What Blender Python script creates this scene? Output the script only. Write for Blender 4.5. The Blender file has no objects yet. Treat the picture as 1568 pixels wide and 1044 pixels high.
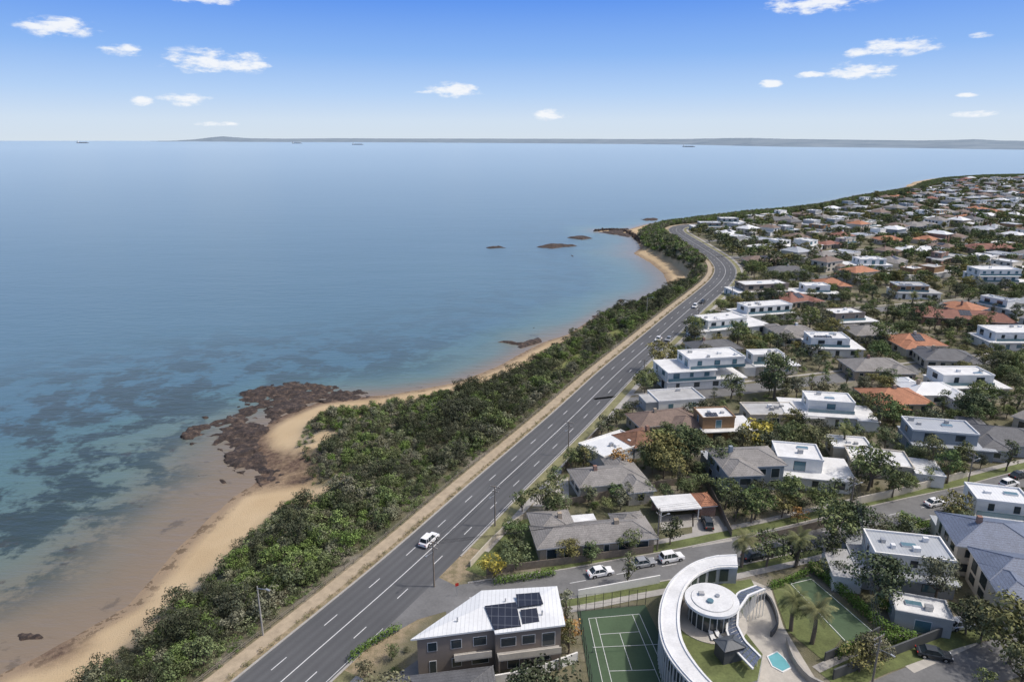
import bpy, math, random
import numpy as np
from mathutils import Vector, Matrix
random.seed(7); RNG=np.random.RandomState(11)
sc=bpy.context.scene
# ------------------------------------------------------------------ survey helper
# photogrammetry: plan position of a feature that stands on level z, from its bearing/depression in the drone photograph
CH=75.0; F=1045.0; PIT=math.atan((522-214)/F); CP,SP=math.cos(PIT),math.sin(PIT)
def S(u,v,z=0.0):
    dx=(u-784)/F; up=(522-v)/F
    t=(CH-z)/(SP-up*CP)
    return (dx*t,(CP+up*SP)*t)
def SL(l,z=0.0): return [S(u,v,z) for u,v in l]
# ------------------------------------------------------------------ numpy helpers
def vnoise(x,y,seed=0):
    xi=np.floor(x).astype(np.int64); yi=np.floor(y).astype(np.int64); xf=x-xi; yf=y-yi
    def h(a,b):
        n=(a*374761393+b*668265263+seed*974634777)&0xffffffff
        n=((n^(n>>13))*1274126177)&0xffffffff
        return ((n^(n>>16))&0xffff)/65535.0
    sx=xf*xf*(3-2*xf); sy=yf*yf*(3-2*yf)
    a=h(xi,yi)*(1-sx)+h(xi+1,yi)*sx; b=h(xi,yi+1)*(1-sx)+h(xi+1,yi+1)*sx
    return a*(1-sy)+b*sy
def fbm(x,y,o=4,seed=0):
    s=0;a=.5
    for i in range(o): s=s+a*vnoise(x*2**i,y*2**i,seed+i); a*=.5
    return s
def inpoly(X,Y,P):
    r=np.zeros(X.shape,bool); n=len(P)
    for i in range(n):
        x0,y0=P[i]; x1,y1=P[(i+1)%n]
        if y0==y1: continue
        c=((y0>Y)!=(y1>Y))&(X<(x1-x0)*(Y-y0)/(y1-y0)+x0)
        r^=c
    return r
def pdist(X,Y,P,closed=False):
    d=np.full(X.shape,1e9); n=len(P)
    for i in range(n if closed else n-1):
        x0,y0=P[i]; x1,y1=P[(i+1)%n]; dx,dy=x1-x0,y1-y0; L=dx*dx+dy*dy+1e-9
        t=np.clip(((X-x0)*dx+(Y-y0)*dy)/L,0,1)
        d=np.minimum(d,(X-x0-t*dx)**2+(Y-y0-t*dy)**2)
    return np.sqrt(d)
def catmull(P,step=3.0):
    P=[P[0]]+list(P)+[P[-1]]; out=[]
    for i in range(1,len(P)-2):
        p0,p1,p2,p3=[np.array(p) for p in P[i-1:i+3]]
        n=max(2,int(np.linalg.norm(p2-p1)/step))
        for k in range(n):
            t=k/n
            out.append(tuple(.5*((2*p1)+(-p0+p2)*t+(2*p0-5*p1+4*p2-p3)*t*t+(-p0+3*p1-3*p2+p3)*t**3)))
    out.append(tuple(P[-1])); return out
def offs(P,o):
    P=np.array(P); T=np.gradient(P,axis=0); T/=np.linalg.norm(T,axis=1)[:,None]+1e-9
    return P+np.stack([T[:,1],-T[:,0]],1)*o
def smooth(a,b,x):
    t=np.clip((x-a)/(b-a),0,1); return t*t*(3-2*t)
# ------------------------------------------------------------------ materials
def newmat(name):
    m=bpy.data.materials.new(name); m.use_nodes=True; nt=m.node_tree
    return m,nt,nt.nodes['Principled BSDF']
def math_(nt,op,a,b=None,c=None):
    n=nt.nodes.new('ShaderNodeMath'); n.operation=op
    for i,v in enumerate([a,b,c]):
        if v is None: continue
        if isinstance(v,(int,float)): n.inputs[i].default_value=v
        else: nt.links.new(v,n.inputs[i])
    return n.outputs[0]
def mixc(nt,f,a,b,blend='MIX'):
    n=nt.nodes.new('ShaderNodeMix'); n.data_type='RGBA'; n.blend_type=blend
    for s,v in ((n.inputs[0],f),(n.inputs[6],a),(n.inputs[7],b)):
        if isinstance(v,(int,float)): s.default_value=v
        elif isinstance(v,(tuple,list)): s.default_value=(*v[:3],1)
        else: nt.links.new(v,s)
    return n.outputs[2]
def noise(nt,vec,scale,detail=4,rough=.55,col=False):
    n=nt.nodes.new('ShaderNodeTexNoise'); n.inputs['Scale'].default_value=scale; n.inputs['Detail'].default_value=detail; n.inputs['Roughness'].default_value=rough
    if vec is not None: nt.links.new(vec,n.inputs['Vector'])
    return n.outputs[1 if col else 0]
def ramp(nt,f,stops):
    n=nt.nodes.new('ShaderNodeValToRGB'); cr=n.color_ramp
    while len(cr.elements)<len(stops): cr.elements.new(0.5)
    for e,(p,c) in zip(cr.elements,stops): e.position=p; e.color=(*c,1) if len(c)==3 else c
    nt.links.new(f,n.inputs[0]); return n.outputs[0]
def pos(nt): return nt.nodes.new('ShaderNodeNewGeometry').outputs['Position']
MATS={}
def simple(name,c,rough=.7,var=.25,scale=.8,metal=0,kind=None,spec=.5):
    m,nt,b=newmat(name); tc=nt.nodes.new('ShaderNodeTexCoord').outputs['Object']
    n1=noise(nt,tc,scale,4,.6); n2=noise(nt,tc,scale*9,1)
    f=math_(nt,'ADD',math_(nt,'MULTIPLY',n1,.7),math_(nt,'MULTIPLY',n2,.3))
    col=ramp(nt,f,[(.3,tuple(x*(1-var) for x in c)),(.7,tuple(min(.9,x*(1+var*.6)) for x in c))])
    sx=nt.nodes.new('ShaderNodeSeparateXYZ'); nt.links.new(tc,sx.inputs[0])
    if kind=='tile':
        s=math_(nt,'FRACT',math_(nt,'MULTIPLY',sx.outputs[2],5.5))
        col=mixc(nt,1,col,ramp(nt,s,[(0,(.6,.6,.6)),(.25,(1,1,1)),(1,(1.0,1.0,1.0))]),'MULTIPLY')
        nn=noise(nt,tc,5,1); col=mixc(nt,1,col,ramp(nt,nn,[(.35,(.78,.78,.78)),(.65,(1.1,1.1,1.1))]),'MULTIPLY')
    if kind=='rib':
        s=math_(nt,'FRACT',math_(nt,'MULTIPLY',sx.outputs[0],1.6)); h=math_(nt,'GREATER_THAN',s,.88)
        col=mixc(nt,math_(nt,'MULTIPLY',h,.45),col,tuple(x*.45 for x in c))
    if kind=='brick':
        bt=nt.nodes.new('ShaderNodeTexBrick'); bt.inputs['Scale'].default_value=4
        cb=nt.nodes.new('ShaderNodeCombineXYZ'); nt.links.new(math_(nt,'ADD',sx.outputs[0],sx.outputs[1]),cb.inputs[0]); nt.links.new(sx.outputs[2],cb.inputs[1])
        nt.links.new(cb.outputs[0],bt.inputs[0]); bt.inputs[1].default_value=(*c,1); bt.inputs[2].default_value=(*[x*.7 for x in c],1); bt.inputs[3].default_value=(.4,.38,.35,1)
        col=bt.outputs[0]
    if kind=='solar':
        s=math_(nt,'GREATER_THAN',math_(nt,'FRACT',sx.outputs[0]),.94); s2=math_(nt,'GREATER_THAN',math_(nt,'FRACT',math_(nt,'MULTIPLY',sx.outputs[1],.62)),.95)
        col=mixc(nt,math_(nt,'MULTIPLY',math_(nt,'MAXIMUM',s,s2),.4),col,(.25,.27,.3))
    nt.links.new(col,b.inputs['Base Color']); b.inputs['Roughness'].default_value=rough; b.inputs['Metallic'].default_value=metal
    b.inputs['Specular IOR Level'].default_value=spec
    MATS[name]=m; return m
simple('render_white',(.78,.77,.74),.75,.14,.5)
simple('render_cream',(.58,.53,.45),.75,.15,.5)
simple('render_taupe',(.225,.19,.165),.8,.12,.5)
simple('render_grey',(.38,.39,.40),.75,.15,.5)
simple('render_dark',(.085,.09,.095),.7,.2,.5)
simple('render_bluegrey',(.25,.29,.33),.7,.15,.5)
simple('brick_red',(.30,.15,.10),.85,.2,1,kind='brick')
simple('brick_cream',(.45,.36,.26),.85,.2,1,kind='brick')
simple('timber',(.28,.17,.09),.7,.3,2)
simple('timber_grey',(.22,.19,.16),.8,.3,2)
simple('tile_grey',(.27,.255,.24),.8,.3,.5,kind='tile')
simple('tile_brown',(.22,.16,.13),.8,.3,.5,kind='tile')
simple('tile_terracotta',(.45,.20,.11),.8,.3,.5,kind='tile')
simple('tile_red',(.28,.125,.09),.8,.3,.5,kind='tile')
simple('tile_dark',(.13,.132,.14),.7,.3,.5,kind='tile')
simple('slate_blue',(.15,.18,.25),.6,.25,.5,kind='tile')
simple('metal_white',(.72,.73,.73),.45,.12,.3,kind='rib')
simple('metal_grey',(.40,.42,.44),.45,.15,.3,kind='rib')
simple('metal_dark',(.08,.09,.10),.45,.15,.3,kind='rib')
simple('metal_rust',(.20,.10,.06),.8,.5,1,kind='rib')
simple('membrane_white',(.69,.69,.68),.7,.24,.35)
simple('membrane_grey',(.42,.42,.415),.8,.28,.35)
simple('concrete',(.38,.36,.33),.85,.25,.6)
simple('paving',(.46,.43,.38),.85,.2,.8)
simple('glass',(.035,.05,.06),.08,.3,.4,spec=.8)
simple('glass_blue',(.10,.19,.23),.08,.2,.4,spec=.8)
simple('frame_white',(.74,.74,.73),.5,.08)
simple('frame_dark',(.03,.03,.033),.5,.1)
simple('solar_panel',(.022,.026,.042),.25,.2,.5,kind='solar')
simple('steel',(.45,.46,.47),.4,.1,1,.6)
simple('pole_timber',(.26,.22,.18),.85,.3,2)
simple('paint_white',(.74,.74,.73),.6,.2,1.5)
simple('car_white',(.80,.80,.80),.25,.03); simple('car_dark',(.04,.045,.05),.25,.05); simple('car_silver',(.45,.46,.47),.3,.05,metal=.4); simple('car_red',(.35,.03,.03),.25,.05)
simple('rubber',(.02,.02,.02),.9,.1); simple('lamp_red',(.5,.03,.02),.3,.05)
simple('court_green',(.072,.115,.060),.9,.2,.3); simple('court_dark',(.045,.08,.045),.9,.15,.3)
simple('pool_water',(.16,.42,.46),.05,.1,1)
simple('fence_paling',(.20,.17,.14),.85,.35,2)
simple('bark',(.17,.14,.11),.9,.3,3)
simple('lawn',(.13,.155,.055),.95,.5,.3)
simple('lawn_dry',(.23,.22,.11),.95,.5,.3)
simple('path_gravel',(.40,.325,.23),.95,.3,.7)
simple('asphalt_side',(.17,.17,.17),.9,.28,.25)
simple('kerb_stone',(.38,.36,.33),.85,.2,1)
def mk_asphalt():
    m,nt,b=newmat('asphalt'); p=pos(nt)
    n1=noise(nt,p,.05,4); n2=noise(nt,p,3,2)
    f=math_(nt,'ADD',math_(nt,'MULTIPLY',n1,.75),math_(nt,'MULTIPLY',n2,.25))
    c=ramp(nt,f,[(.3,(.080,.082,.086)),(.7,(.128,.130,.134))])
    at=nt.nodes.new('ShaderNodeAttribute'); at.attribute_name='track'
    c=mixc(nt,math_(nt,'MULTIPLY',at.outputs['Fac'],.5),c,(.06,.061,.064))
    nt.links.new(c,b.inputs['Base Color']); b.inputs['Roughness'].default_value=.85
    MATS['asphalt']=m
mk_asphalt()
def mk_leaf(name,cols):
    m,nt,b=newmat(name); oi=nt.nodes.new('ShaderNodeObjectInfo'); at=nt.nodes.new('ShaderNodeAttribute'); at.attribute_name='shade'
    k=len(cols); c=ramp(nt,oi.outputs['Random'],[((i+.5)/k,cols[i]) for i in range(k)])
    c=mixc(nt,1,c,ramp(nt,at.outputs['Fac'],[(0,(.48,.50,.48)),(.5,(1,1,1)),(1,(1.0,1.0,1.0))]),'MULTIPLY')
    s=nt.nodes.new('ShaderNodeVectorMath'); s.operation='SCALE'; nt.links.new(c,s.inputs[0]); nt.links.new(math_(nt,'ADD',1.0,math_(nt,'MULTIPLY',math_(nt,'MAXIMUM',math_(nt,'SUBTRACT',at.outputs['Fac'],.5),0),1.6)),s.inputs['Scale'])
    d=nt.nodes.new('ShaderNodeBsdfDiffuse'); nt.links.new(s.outputs[0],d.inputs[0]); nt.links.new(d.outputs[0],nt.nodes['Material Output'].inputs[0]); nt.nodes.remove(b)
    MATS[name]=m
def K(l,f): return [tuple(x*f for x in c) for c in l]
mk_leaf('leaf_scrub',K([(.095,.095,.065),(.07,.085,.038),(.085,.13,.035),(.13,.125,.09),(.055,.065,.038),(.085,.12,.035),(.10,.095,.065),(.065,.08,.04),(.11,.15,.05),(.12,.12,.085)],1.42))
mk_leaf('leaf_tree',K([(.075,.09,.045),(.10,.12,.05),(.055,.068,.04),(.12,.135,.055),(.09,.085,.055),(.07,.10,.04),(.115,.115,.08),(.05,.065,.037),(.13,.12,.05)],1.42))
mk_leaf('leaf_dark',[(.065,.075,.045),(.08,.085,.06),(.06,.068,.04)])
mk_leaf('leaf_hedge',[(.10,.16,.04),(.11,.17,.045)])
mk_leaf('leaf_yellow',[(.36,.30,.05),(.34,.29,.07)])
mk_leaf('leaf_palm',[(.16,.17,.08),(.18,.18,.09)])
mk_leaf('leaf_orange',[(.25,.15,.06),(.27,.16,.06)])
mk_leaf('grass_tuft',[(.24,.21,.11),(.15,.16,.07),(.27,.22,.13)])
# ------------------------------------------------------------------ mesh builder
class MB:
    caps=False
    def __init__(s): s.v=[];s.f=[];s.m=[];s.mats=[];s.T=(0,0,0,0)
    def at(s,x=0,y=0,z=0,r=0): s.T=(x,y,z,r); return s
    def mi(s,m):
        if m not in s.mats: s.mats.append(m)
        return s.mats.index(m)
    def poly(s,pts,m):
        x0,y0,z0,r=s.T; c,sn=math.cos(r),math.sin(r); i=len(s.v)
        for x,y,z in pts: s.v.append((x0+x*c-y*sn,y0+x*sn+y*c,z0+z))
        s.f.append(tuple(range(i,i+len(pts)))); s.m.append(s.mi(m))
    def box(s,x0,x1,y0,y1,z0,z1,m,top=None,bottom=True):
        s.poly([(x0,y0,z0),(x1,y0,z0),(x1,y0,z1),(x0,y0,z1)],m)
        s.poly([(x1,y0,z0),(x1,y1,z0),(x1,y1,z1),(x1,y0,z1)],m)
        s.poly([(x1,y1,z0),(x0,y1,z0),(x0,y1,z1),(x1,y1,z1)],m)
        s.poly([(x0,y1,z0),(x0,y0,z0),(x0,y0,z1),(x0,y1,z1)],m)
        s.poly([(x0,y0,z1),(x1,y0,z1),(x1,y1,z1),(x0,y1,z1)],top or m)
        if bottom: s.poly([(x0,y1,z0),(x1,y1,z0),(x1,y0,z0),(x0,y0,z0)],m)
    def prism(s,P,z0,z1,m,top=None):
        n=len(P)
        a=sum(P[i][0]*P[(i+1)%n][1]-P[(i+1)%n][0]*P[i][1] for i in range(n))
        if a<0: P=P[::-1]
        for i in range(n):
            a,b=P[i],P[(i+1)%n]; s.poly([(a[0],a[1],z0),(b[0],b[1],z0),(b[0],b[1],z1),(a[0],a[1],z1)],m)
        s.poly([(p[0],p[1],z1) for p in P],top or m); s.poly([(p[0],p[1],z0) for p in P[::-1]],m)
    def cyl(s,cx,cy,z0,z1,r0,r1,n,m,top=None):
        q=lambda i,r,z:(cx+r*math.cos(2*math.pi*i/n),cy+r*math.sin(2*math.pi*i/n),z)
        for i in range(n): s.poly([q(i,r0,z0),q(i+1,r0,z0),q(i+1,r1,z1),q(i,r1,z1)],m)
        s.poly([q(i,r1,z1) for i in range(n)],top or m)
    def tube(s,a,b,r0,r1,n,m):
        a=Vector(a);b=Vector(b);d=(b-a)
        if d.length<1e-6: return
        q=d.to_track_quat('Z','Y'); 
        ra=[a+q@Vector((r0*math.cos(2*math.pi*i/n),r0*math.sin(2*math.pi*i/n),0)) for i in range(n)]
        rb=[b+q@Vector((r1*math.cos(2*math.pi*i/n),r1*math.sin(2*math.pi*i/n),0)) for i in range(n)]
        for i in range(n): j=(i+1)%n; s.poly([ra[i],ra[j],rb[j],rb[i]],m)
        s.poly(rb,m)
    def hip(s,x0,x1,y0,y1,z,h,m,ov=.55,fascia='frame_white'):
        x0-=ov;x1+=ov;y0-=ov;y1+=ov
        s.box(x0,x1,y0,y1,z-.18,z,fascia)
        x0-=.02;x1+=.02;y0-=.02;y1+=.02; z+=.004
        if x1-x0>=y1-y0:
            k=(y1-y0)/2; A=(x0+k,(y0+y1)/2,z+h);B=(x1-k,(y0+y1)/2,z+h)
        else:
            k=(x1-x0)/2; A=((x0+x1)/2,y0+k,z+h);B=((x0+x1)/2,y1-k,z+h)
        a,b,c,d=(x0,y0,z),(x1,y0,z),(x1,y1,z),(x0,y1,z)
        if x1-x0>=y1-y0:
            s.poly([a,b,B,A],m);s.poly([b,c,B],m);s.poly([c,d,A,B],m);s.poly([d,a,A],m)
            caps=((a,A),(d,A),(b,B),(c,B),(A,B))
        else:
            s.poly([a,b,A],m);s.poly([b,c,B,A],m);s.poly([c,d,B],m);s.poly([d,a,A,B],m)
            caps=((a,A),(b,A),(c,B),(d,B),(A,B))
        if s.caps:
            for p,q in caps: s.tube(p,q,.11,.11,4,m)
        return h/k
    def ribbon(s,A,B,z0,z1,m,top=None):
        n=len(A)
        for i in range(n-1):
            a,b,c,d=A[i],A[i+1],B[i+1],B[i]
            s.poly([(a[0],a[1],z1),(b[0],b[1],z1),(c[0],c[1],z1),(d[0],d[1],z1)][::-1],top or m)
            if z1>z0:
                s.poly([(a[0],a[1],z0),(b[0],b[1],z0),(b[0],b[1],z1),(a[0],a[1],z1)],m)
                s.poly([(d[0],d[1],z0),(c[0],c[1],z0),(c[0],c[1],z1),(d[0],d[1],z1)],m)
        if z1>z0:
            for a,d in ((A[0],B[0]),(A[-1],B[-1])): s.poly([(a[0],a[1],z0),(d[0],d[1],z0),(d[0],d[1],z1),(a[0],a[1],z1)],m)
    def wins(s,x0,x1,y,zb,side,rng,h=1.4,frame='frame_white',gl='glass',gap=3.2,fw=None):
        L=x1-x0; n=max(1,int(L/gap)); 
        for i in range(n):
            c=x0+(i+.5)*L/n; w=(fw or rng.uniform(.9,min(2.4,L/n*.8)))/2; z0=zb+(0.9 if rng.random()<.7 else .15); z1=zb+.9+h
            for e,mm,p in ((.08,frame,.05),(0,gl,.07)):
                a,b,c0,c1=c-w-e,c+w+e,z0-e,z1+e
                if side=='s': s.box(a,b,y-p,y-.001,c0,c1,mm)
                elif side=='n': s.box(a,b,y+.001,y+p,c0,c1,mm)
                elif side=='w': s.box(y-p,y-.001,a,b,c0,c1,mm)
                else: s.box(y+.001,y+p,a,b,c0,c1,mm)
    def obj(s,name,loc=(0,0,0),rot=0,sm=False):
        me=bpy.data.meshes.new(name); me.from_pydata(s.v,[],s.f)
        for k in s.mats: me.materials.append(MATS[k])
        me.polygons.foreach_set('material_index',s.m)
        me.update(); o=bpy.data.objects.new(name,me); sc.collection.objects.link(o); o.location=loc; o.rotation_euler[2]=rot
        return o
def linkobj(name,me,loc=(0,0,0),rot=0,scale=1):
    o=bpy.data.objects.new(name,me); sc.collection.objects.link(o); o.location=loc; o.rotation_euler[2]=rot; o.scale=(scale,)*3; return o
# ------------------------------------------------------------------ plan lines
SEA=-10.0
shore_px=[(0,1032),(60,1003),(130,965),(195,928),(235,885),(270,842),(320,793),(362,757),(398,735),(405,712),(393,690),(392,668),(420,642),(450,630),(490,615),(540,608),(590,605),(640,597),(700,585),(760,562),(800,540),(830,525),(870,512),(905,490),(935,476),(975,463),(1010,449),(1023,436),(1015,418),(995,402),(970,388),(982,380),(975,368),(962,358),(915,355),(913,352),(960,352),(985,345),(1010,340),(1080,332),(1140,324),(1200,320),(1250,314),(1300,302),(1350,294),(1385,288),(1400,279),(1440,272),(1500,268),(1600,266)]
veg_px=[(85,1075),(135,1044),(210,962),(275,915),(320,872),(375,825),(410,790),(442,765),(474,748),(472,715),(450,690),(456,655),(488,636),(540,629),(600,616),(680,602),(740,589),(800,564),(838,534),(858,519),(882,510),(915,490),(960,470),(1005,456),(1050,436),(1053,420),(1032,403),(1003,389),(988,382),(982,370),(975,360),(992,350),(1015,343),(1080,335),(1140,327),(1200,323),(1250,317),(1300,305),(1350,297),(1395,290),(1410,281),(1445,274),(1500,270),(1600,268)]
crest_px=[(150,1150),(300,1050),(320,1035),(420,955),(500,893),(580,828),(640,783),(700,738),(760,690),(830,637),(880,592),(920,557),(960,523),(1000,495),(1040,467),(1068,443),(1078,425),(1075,410),(1050,392),(1025,372),(1012,356),(1030,347),(1080,340),(1140,332),(1200,328),(1250,322),(1300,309),(1350,301),(1400,293),(1450,278),(1500,273),(1600,271)]
shoreW=[(-170,-100),(-125,40)]+SL(shore_px,SEA); shoreP=shoreW+[(3000,2050),(9000,2050),(9000,-100)]
vegW=[(-130,-100),(-90,45)]+SL(veg_px,-8.5); vegP=vegW+[(3000,2030),(9000,2030),(9000,-100)]
crestW=[(-110,-100),(-75,30)]+SL(crest_px,0)+[]; crestP=crestW+[(3000,1990),(9000,1990),(9000,-100)]
road_px=[(430,1044),(508,975),(592,905),(650,852),(706,797),(776,731),(835,678),(892,624),(944,572),(981,540),(1016,509),(1054,475),(1082,451),(1105,430),(1112,413),(1099,396),(1074,379),(1050,364),(1034,353),(1044,346),(1085,343)]
RW=SL(road_px,0); d0=np.array(RW[0])-np.array(RW[1]); d0/=np.linalg.norm(d0)
RW=[tuple(np.array(RW[0])+d0*120)]+RW
ROAD=catmull(RW,3.0)
R_=np.array(ROAD)
for _ in range(30): R_[1:-1]=(R_[:-2]+R_[2:]+2*R_[1:-1])/4
ROAD=[tuple(p) for p in R_]; HW=6.1
side_px=[(592,940),(660,925),(700,918),(780,905),(870,893),(960,876),(1040,862),(1120,845),(1200,828),(1290,806),(1350,791),(1420,775),(1500,757),(1568,738),(1700,705),(1900,660)]
SIDE=catmull(SL(side_px),3.0)
bstreet_px=[(1330,1090),(1400,1055),(1500,1018),(1600,990),(1750,950)]
BST=catmull(SL(bstreet_px),3.0)
rocks_px=[[(266,674),(300,652),(345,643),(366,622),(368,603),(400,594),(450,585),(500,594),(552,599),(572,611),(480,620),(450,634),(415,652),(400,668),(405,690),(445,703),(486,708),(470,745),(400,750),(358,708),(330,684),(290,684)],
 [(740,523),(770,517),(795,521),(830,513),(842,526),(800,540),(785,530)],[(806,379),(850,374),(894,376),(850,382)],[(864,364),(890,360),(914,365),(890,368)],[(908,356),(930,350),(965,350),(990,358),(965,364)],
 [(930,461),(945,455),(964,460),(948,466)],[(590,607),(640,597),(612,614)],[(1000,353),(1040,343),(1075,335),(1010,338)],[(735,379),(765,376),(780,380),(750,382)],[(0,968),(45,955),(88,963),(62,988),(10,990)],[(40,994),(90,983),(114,1000),(80,1015)],
 [(900,485),(930,473),(975,460),(987,463),(940,482),(910,493)],[(866,391),(880,389),(886,393),(872,395)],[(288,728),(312,720),(322,732),(300,738)],[(322,734),(345,725),(356,740),(335,747)],[(256,806),(266,800),(273,812),(262,817)],[(238,796),(248,790),(255,799),(244,804)],[(240,772),(250,768),(255,774),(246,777)],
 [(295,640),(320,630),(330,640),(305,648)],[(700,572),(740,560),(752,568),(712,580)],[(800,500),(820,497),(826,503),(806,506)],[(995,340),(975,336),(1005,333),(1012,338)]]
ROCK=[SL(p,SEA) for p in rocks_px]; SMALL=(0,9,10,13,14,15,16,17,18)
def terrain(X,Y):
    X=np.asarray(X,float);Y=np.asarray(Y,float)
    ds=pdist(X,Y,shoreP,True); inS=inpoly(X,Y,shoreP)
    dv=pdist(X,Y,vegP,True); inV=inpoly(X,Y,vegP)
    dc=pdist(X,Y,crestP,True); inC=inpoly(X,Y,crestP)
    dr=pdist(X,Y,ROAD[::3]); inC=inC|(dr<10.3)
    z=np.full(X.shape,-14.0)
    z=np.where(~inS,-10.05-np.minimum(ds*.04,4),z)
    m=inS&~inV; t=ds/(ds+dv+1e-6); z=np.where(m,-10.0+1.5*t,z)
    m=inV&~inC; t=dv/(dv+np.minimum(dc,np.maximum(dr-10.3,0))+1e-6); z=np.where(m,-8.5+8.5*t**.8+ .5*(fbm(X*.15,Y*.15,3,5)-.45)*np.minimum(1,4*t*(1-t)),z)
    z=np.where(inC,0,z)
    return z,ds,inS,dv,inV,dc,inC,dr
def axis(lo,a,b,hi,st,g):
    xs=list(np.arange(a,b,st)); s=st; x=b
    while x<hi: xs.append(x); s*=g; x+=s
    xs.append(hi); s=st; x=a
    left=[]
    while x>lo: s*=g; x-=s; left.append(max(x,lo))
    return np.array(sorted(set(left+xs)))
gx=axis(-45000,-200,260,45000,1.6,1.05); gy=axis(-2000,40,460,48000,1.6,1.03)
GX,GY=np.meshgrid(gx,gy)
Z,ds,inS,dv,inV,dc,inC,dr=terrain(GX,GY)
def gridmesh(name,GX,GY,Zv,attrs,keep=None):
    ny,nx=GX.shape; co=np.stack([GX.ravel(),GY.ravel(),Zv.ravel()],1)
    i=np.arange(nx*ny).reshape(ny,nx); q=np.stack([i[:-1,:-1],i[:-1,1:],i[1:,1:],i[1:,:-1]],-1).reshape(-1,4)
    if keep is not None:
        k=keep[:-1,:-1]|keep[1:,1:]|keep[:-1,1:]|keep[1:,:-1]; q=q[k.ravel()]
    me=bpy.data.meshes.new(name); me.vertices.add(len(co)); me.vertices.foreach_set('co',co.ravel())
    me.loops.add(q.size); me.loops.foreach_set('vertex_index',q.ravel()); me.polygons.add(len(q))
    me.polygons.foreach_set('loop_start',np.arange(0,q.size,4)); me.polygons.foreach_set('loop_total',np.full(len(q),4))
    me.update(calc_edges=True); me.polygons.foreach_set('use_smooth',np.ones(len(q),bool))
    for n,a in attrs.items():
        at=me.attributes.new(n,'FLOAT','POINT'); at.data.foreach_set('value',a.ravel().astype(np.float32))
    me.validate(); o=bpy.data.objects.new(name,me); sc.collection.objects.link(o); return o
rk=np.zeros(GX.shape)
for i in SMALL: P=ROCK[i]; rk=np.maximum(rk,np.where(inpoly(GX,GY,P),1,smooth(5,0,pdist(GX,GY,P,True))*.6))
sand=np.where(inS&~inV,1.0,0)*1.0; sand=np.where(~inS,1,sand); sand=np.maximum(sand,np.where(inV,smooth(3,0,dv+5*(fbm(GX*.2,GY*.2,3,3)-.5)),0))
clear=fbm(GX*.09,GY*.09,3,77); sand=np.maximum(sand,np.where(inV&~inC,smooth(.36,.31,clear)*smooth(15,8,dv),0))
wet=smooth(5.0,1.0,ds+2*(fbm(GX*.2,GY*.2,2,8)-.5)); verge=np.where(inC,smooth(11,9.5,dr),0)
grassP=[SL([(835,580),(860,560),(890,540),(903,545),(885,568),(855,592)],-4),SL([(925,515),(950,505),(962,512),(935,530)],-3)]
gp=np.zeros(GX.shape)
for P in grassP: gp=np.maximum(gp,inpoly(GX,GY,P)*1.0)
ground=gridmesh('ground',GX,GY,Z,{'sand':sand,'wet':wet,'rock':rk,'verge':verge,'gras':gp})
def at(nt,n): a=nt.nodes.new('ShaderNodeAttribute'); a.attribute_name=n; return a.outputs['Fac']
m,nt,b=newmat('ground'); p=pos(nt)
n1=noise(nt,p,.06,5); n2=noise(nt,p,.7,4); n3=noise(nt,p,4,3)
base=ramp(nt,n1,[(.35,(.08,.095,.045)),(.5,(.14,.135,.075)),(.62,(.27,.245,.20)),(.75,(.11,.12,.055))])
base=mixc(nt,math_(nt,'MULTIPLY',n2,.5),base,(.19,.165,.125))
base=mixc(nt,at(nt,'verge'),base,ramp(nt,n2,[(.35,(.20,.17,.10)),(.6,(.34,.27,.18))]))
base=mixc(nt,at(nt,'gras'),base,ramp(nt,n2,[(.35,(.14,.18,.05)),(.6,(.24,.24,.10))]))
sd=ramp(nt,n1,[(.3,(.47,.345,.20)),(.7,(.58,.45,.285))]); sd=mixc(nt,math_(nt,'MULTIPLY',n3,.35),sd,(.41,.30,.185))
sd=mixc(nt,math_(nt,'MULTIPLY',at(nt,'wet'),.8),sd,(.25,.185,.13))
weed=math_(nt,'MULTIPLY',math_(nt,'GREATER_THAN',noise(nt,p,.35,5,.7),.56),.7); sd=mixc(nt,math_(nt,'MULTIPLY',weed,at(nt,'wet')),sd,(.10,.07,.045))
base=mixc(nt,at(nt,'sand'),base,sd)
rc=ramp(nt,noise(nt,p,.8,6,.7),[(.3,(.05,.032,.024)),(.5,(.13,.088,.065)),(.7,(.26,.185,.13))])
rf=math_(nt,'MINIMUM',1.0,math_(nt,'MULTIPLY',at(nt,'rock'),math_(nt,'MULTIPLY',noise(nt,p,.25,5,.7),1.8)))
base=mixc(nt,rf,base,rc)
nt.links.new(base,b.inputs['Base Color']); b.inputs['Roughness'].default_value=.95; b.inputs['Specular IOR Level'].default_value=.2
bp=nt.nodes.new('ShaderNodeBump'); bp.inputs['Strength'].default_value=.6; bp.inputs['Distance'].default_value=.25; nt.links.new(n3,bp.inputs['Height']); nt.links.new(bp.outputs[0],b.inputs['Normal'])
ground.data.materials.append(m)
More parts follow.
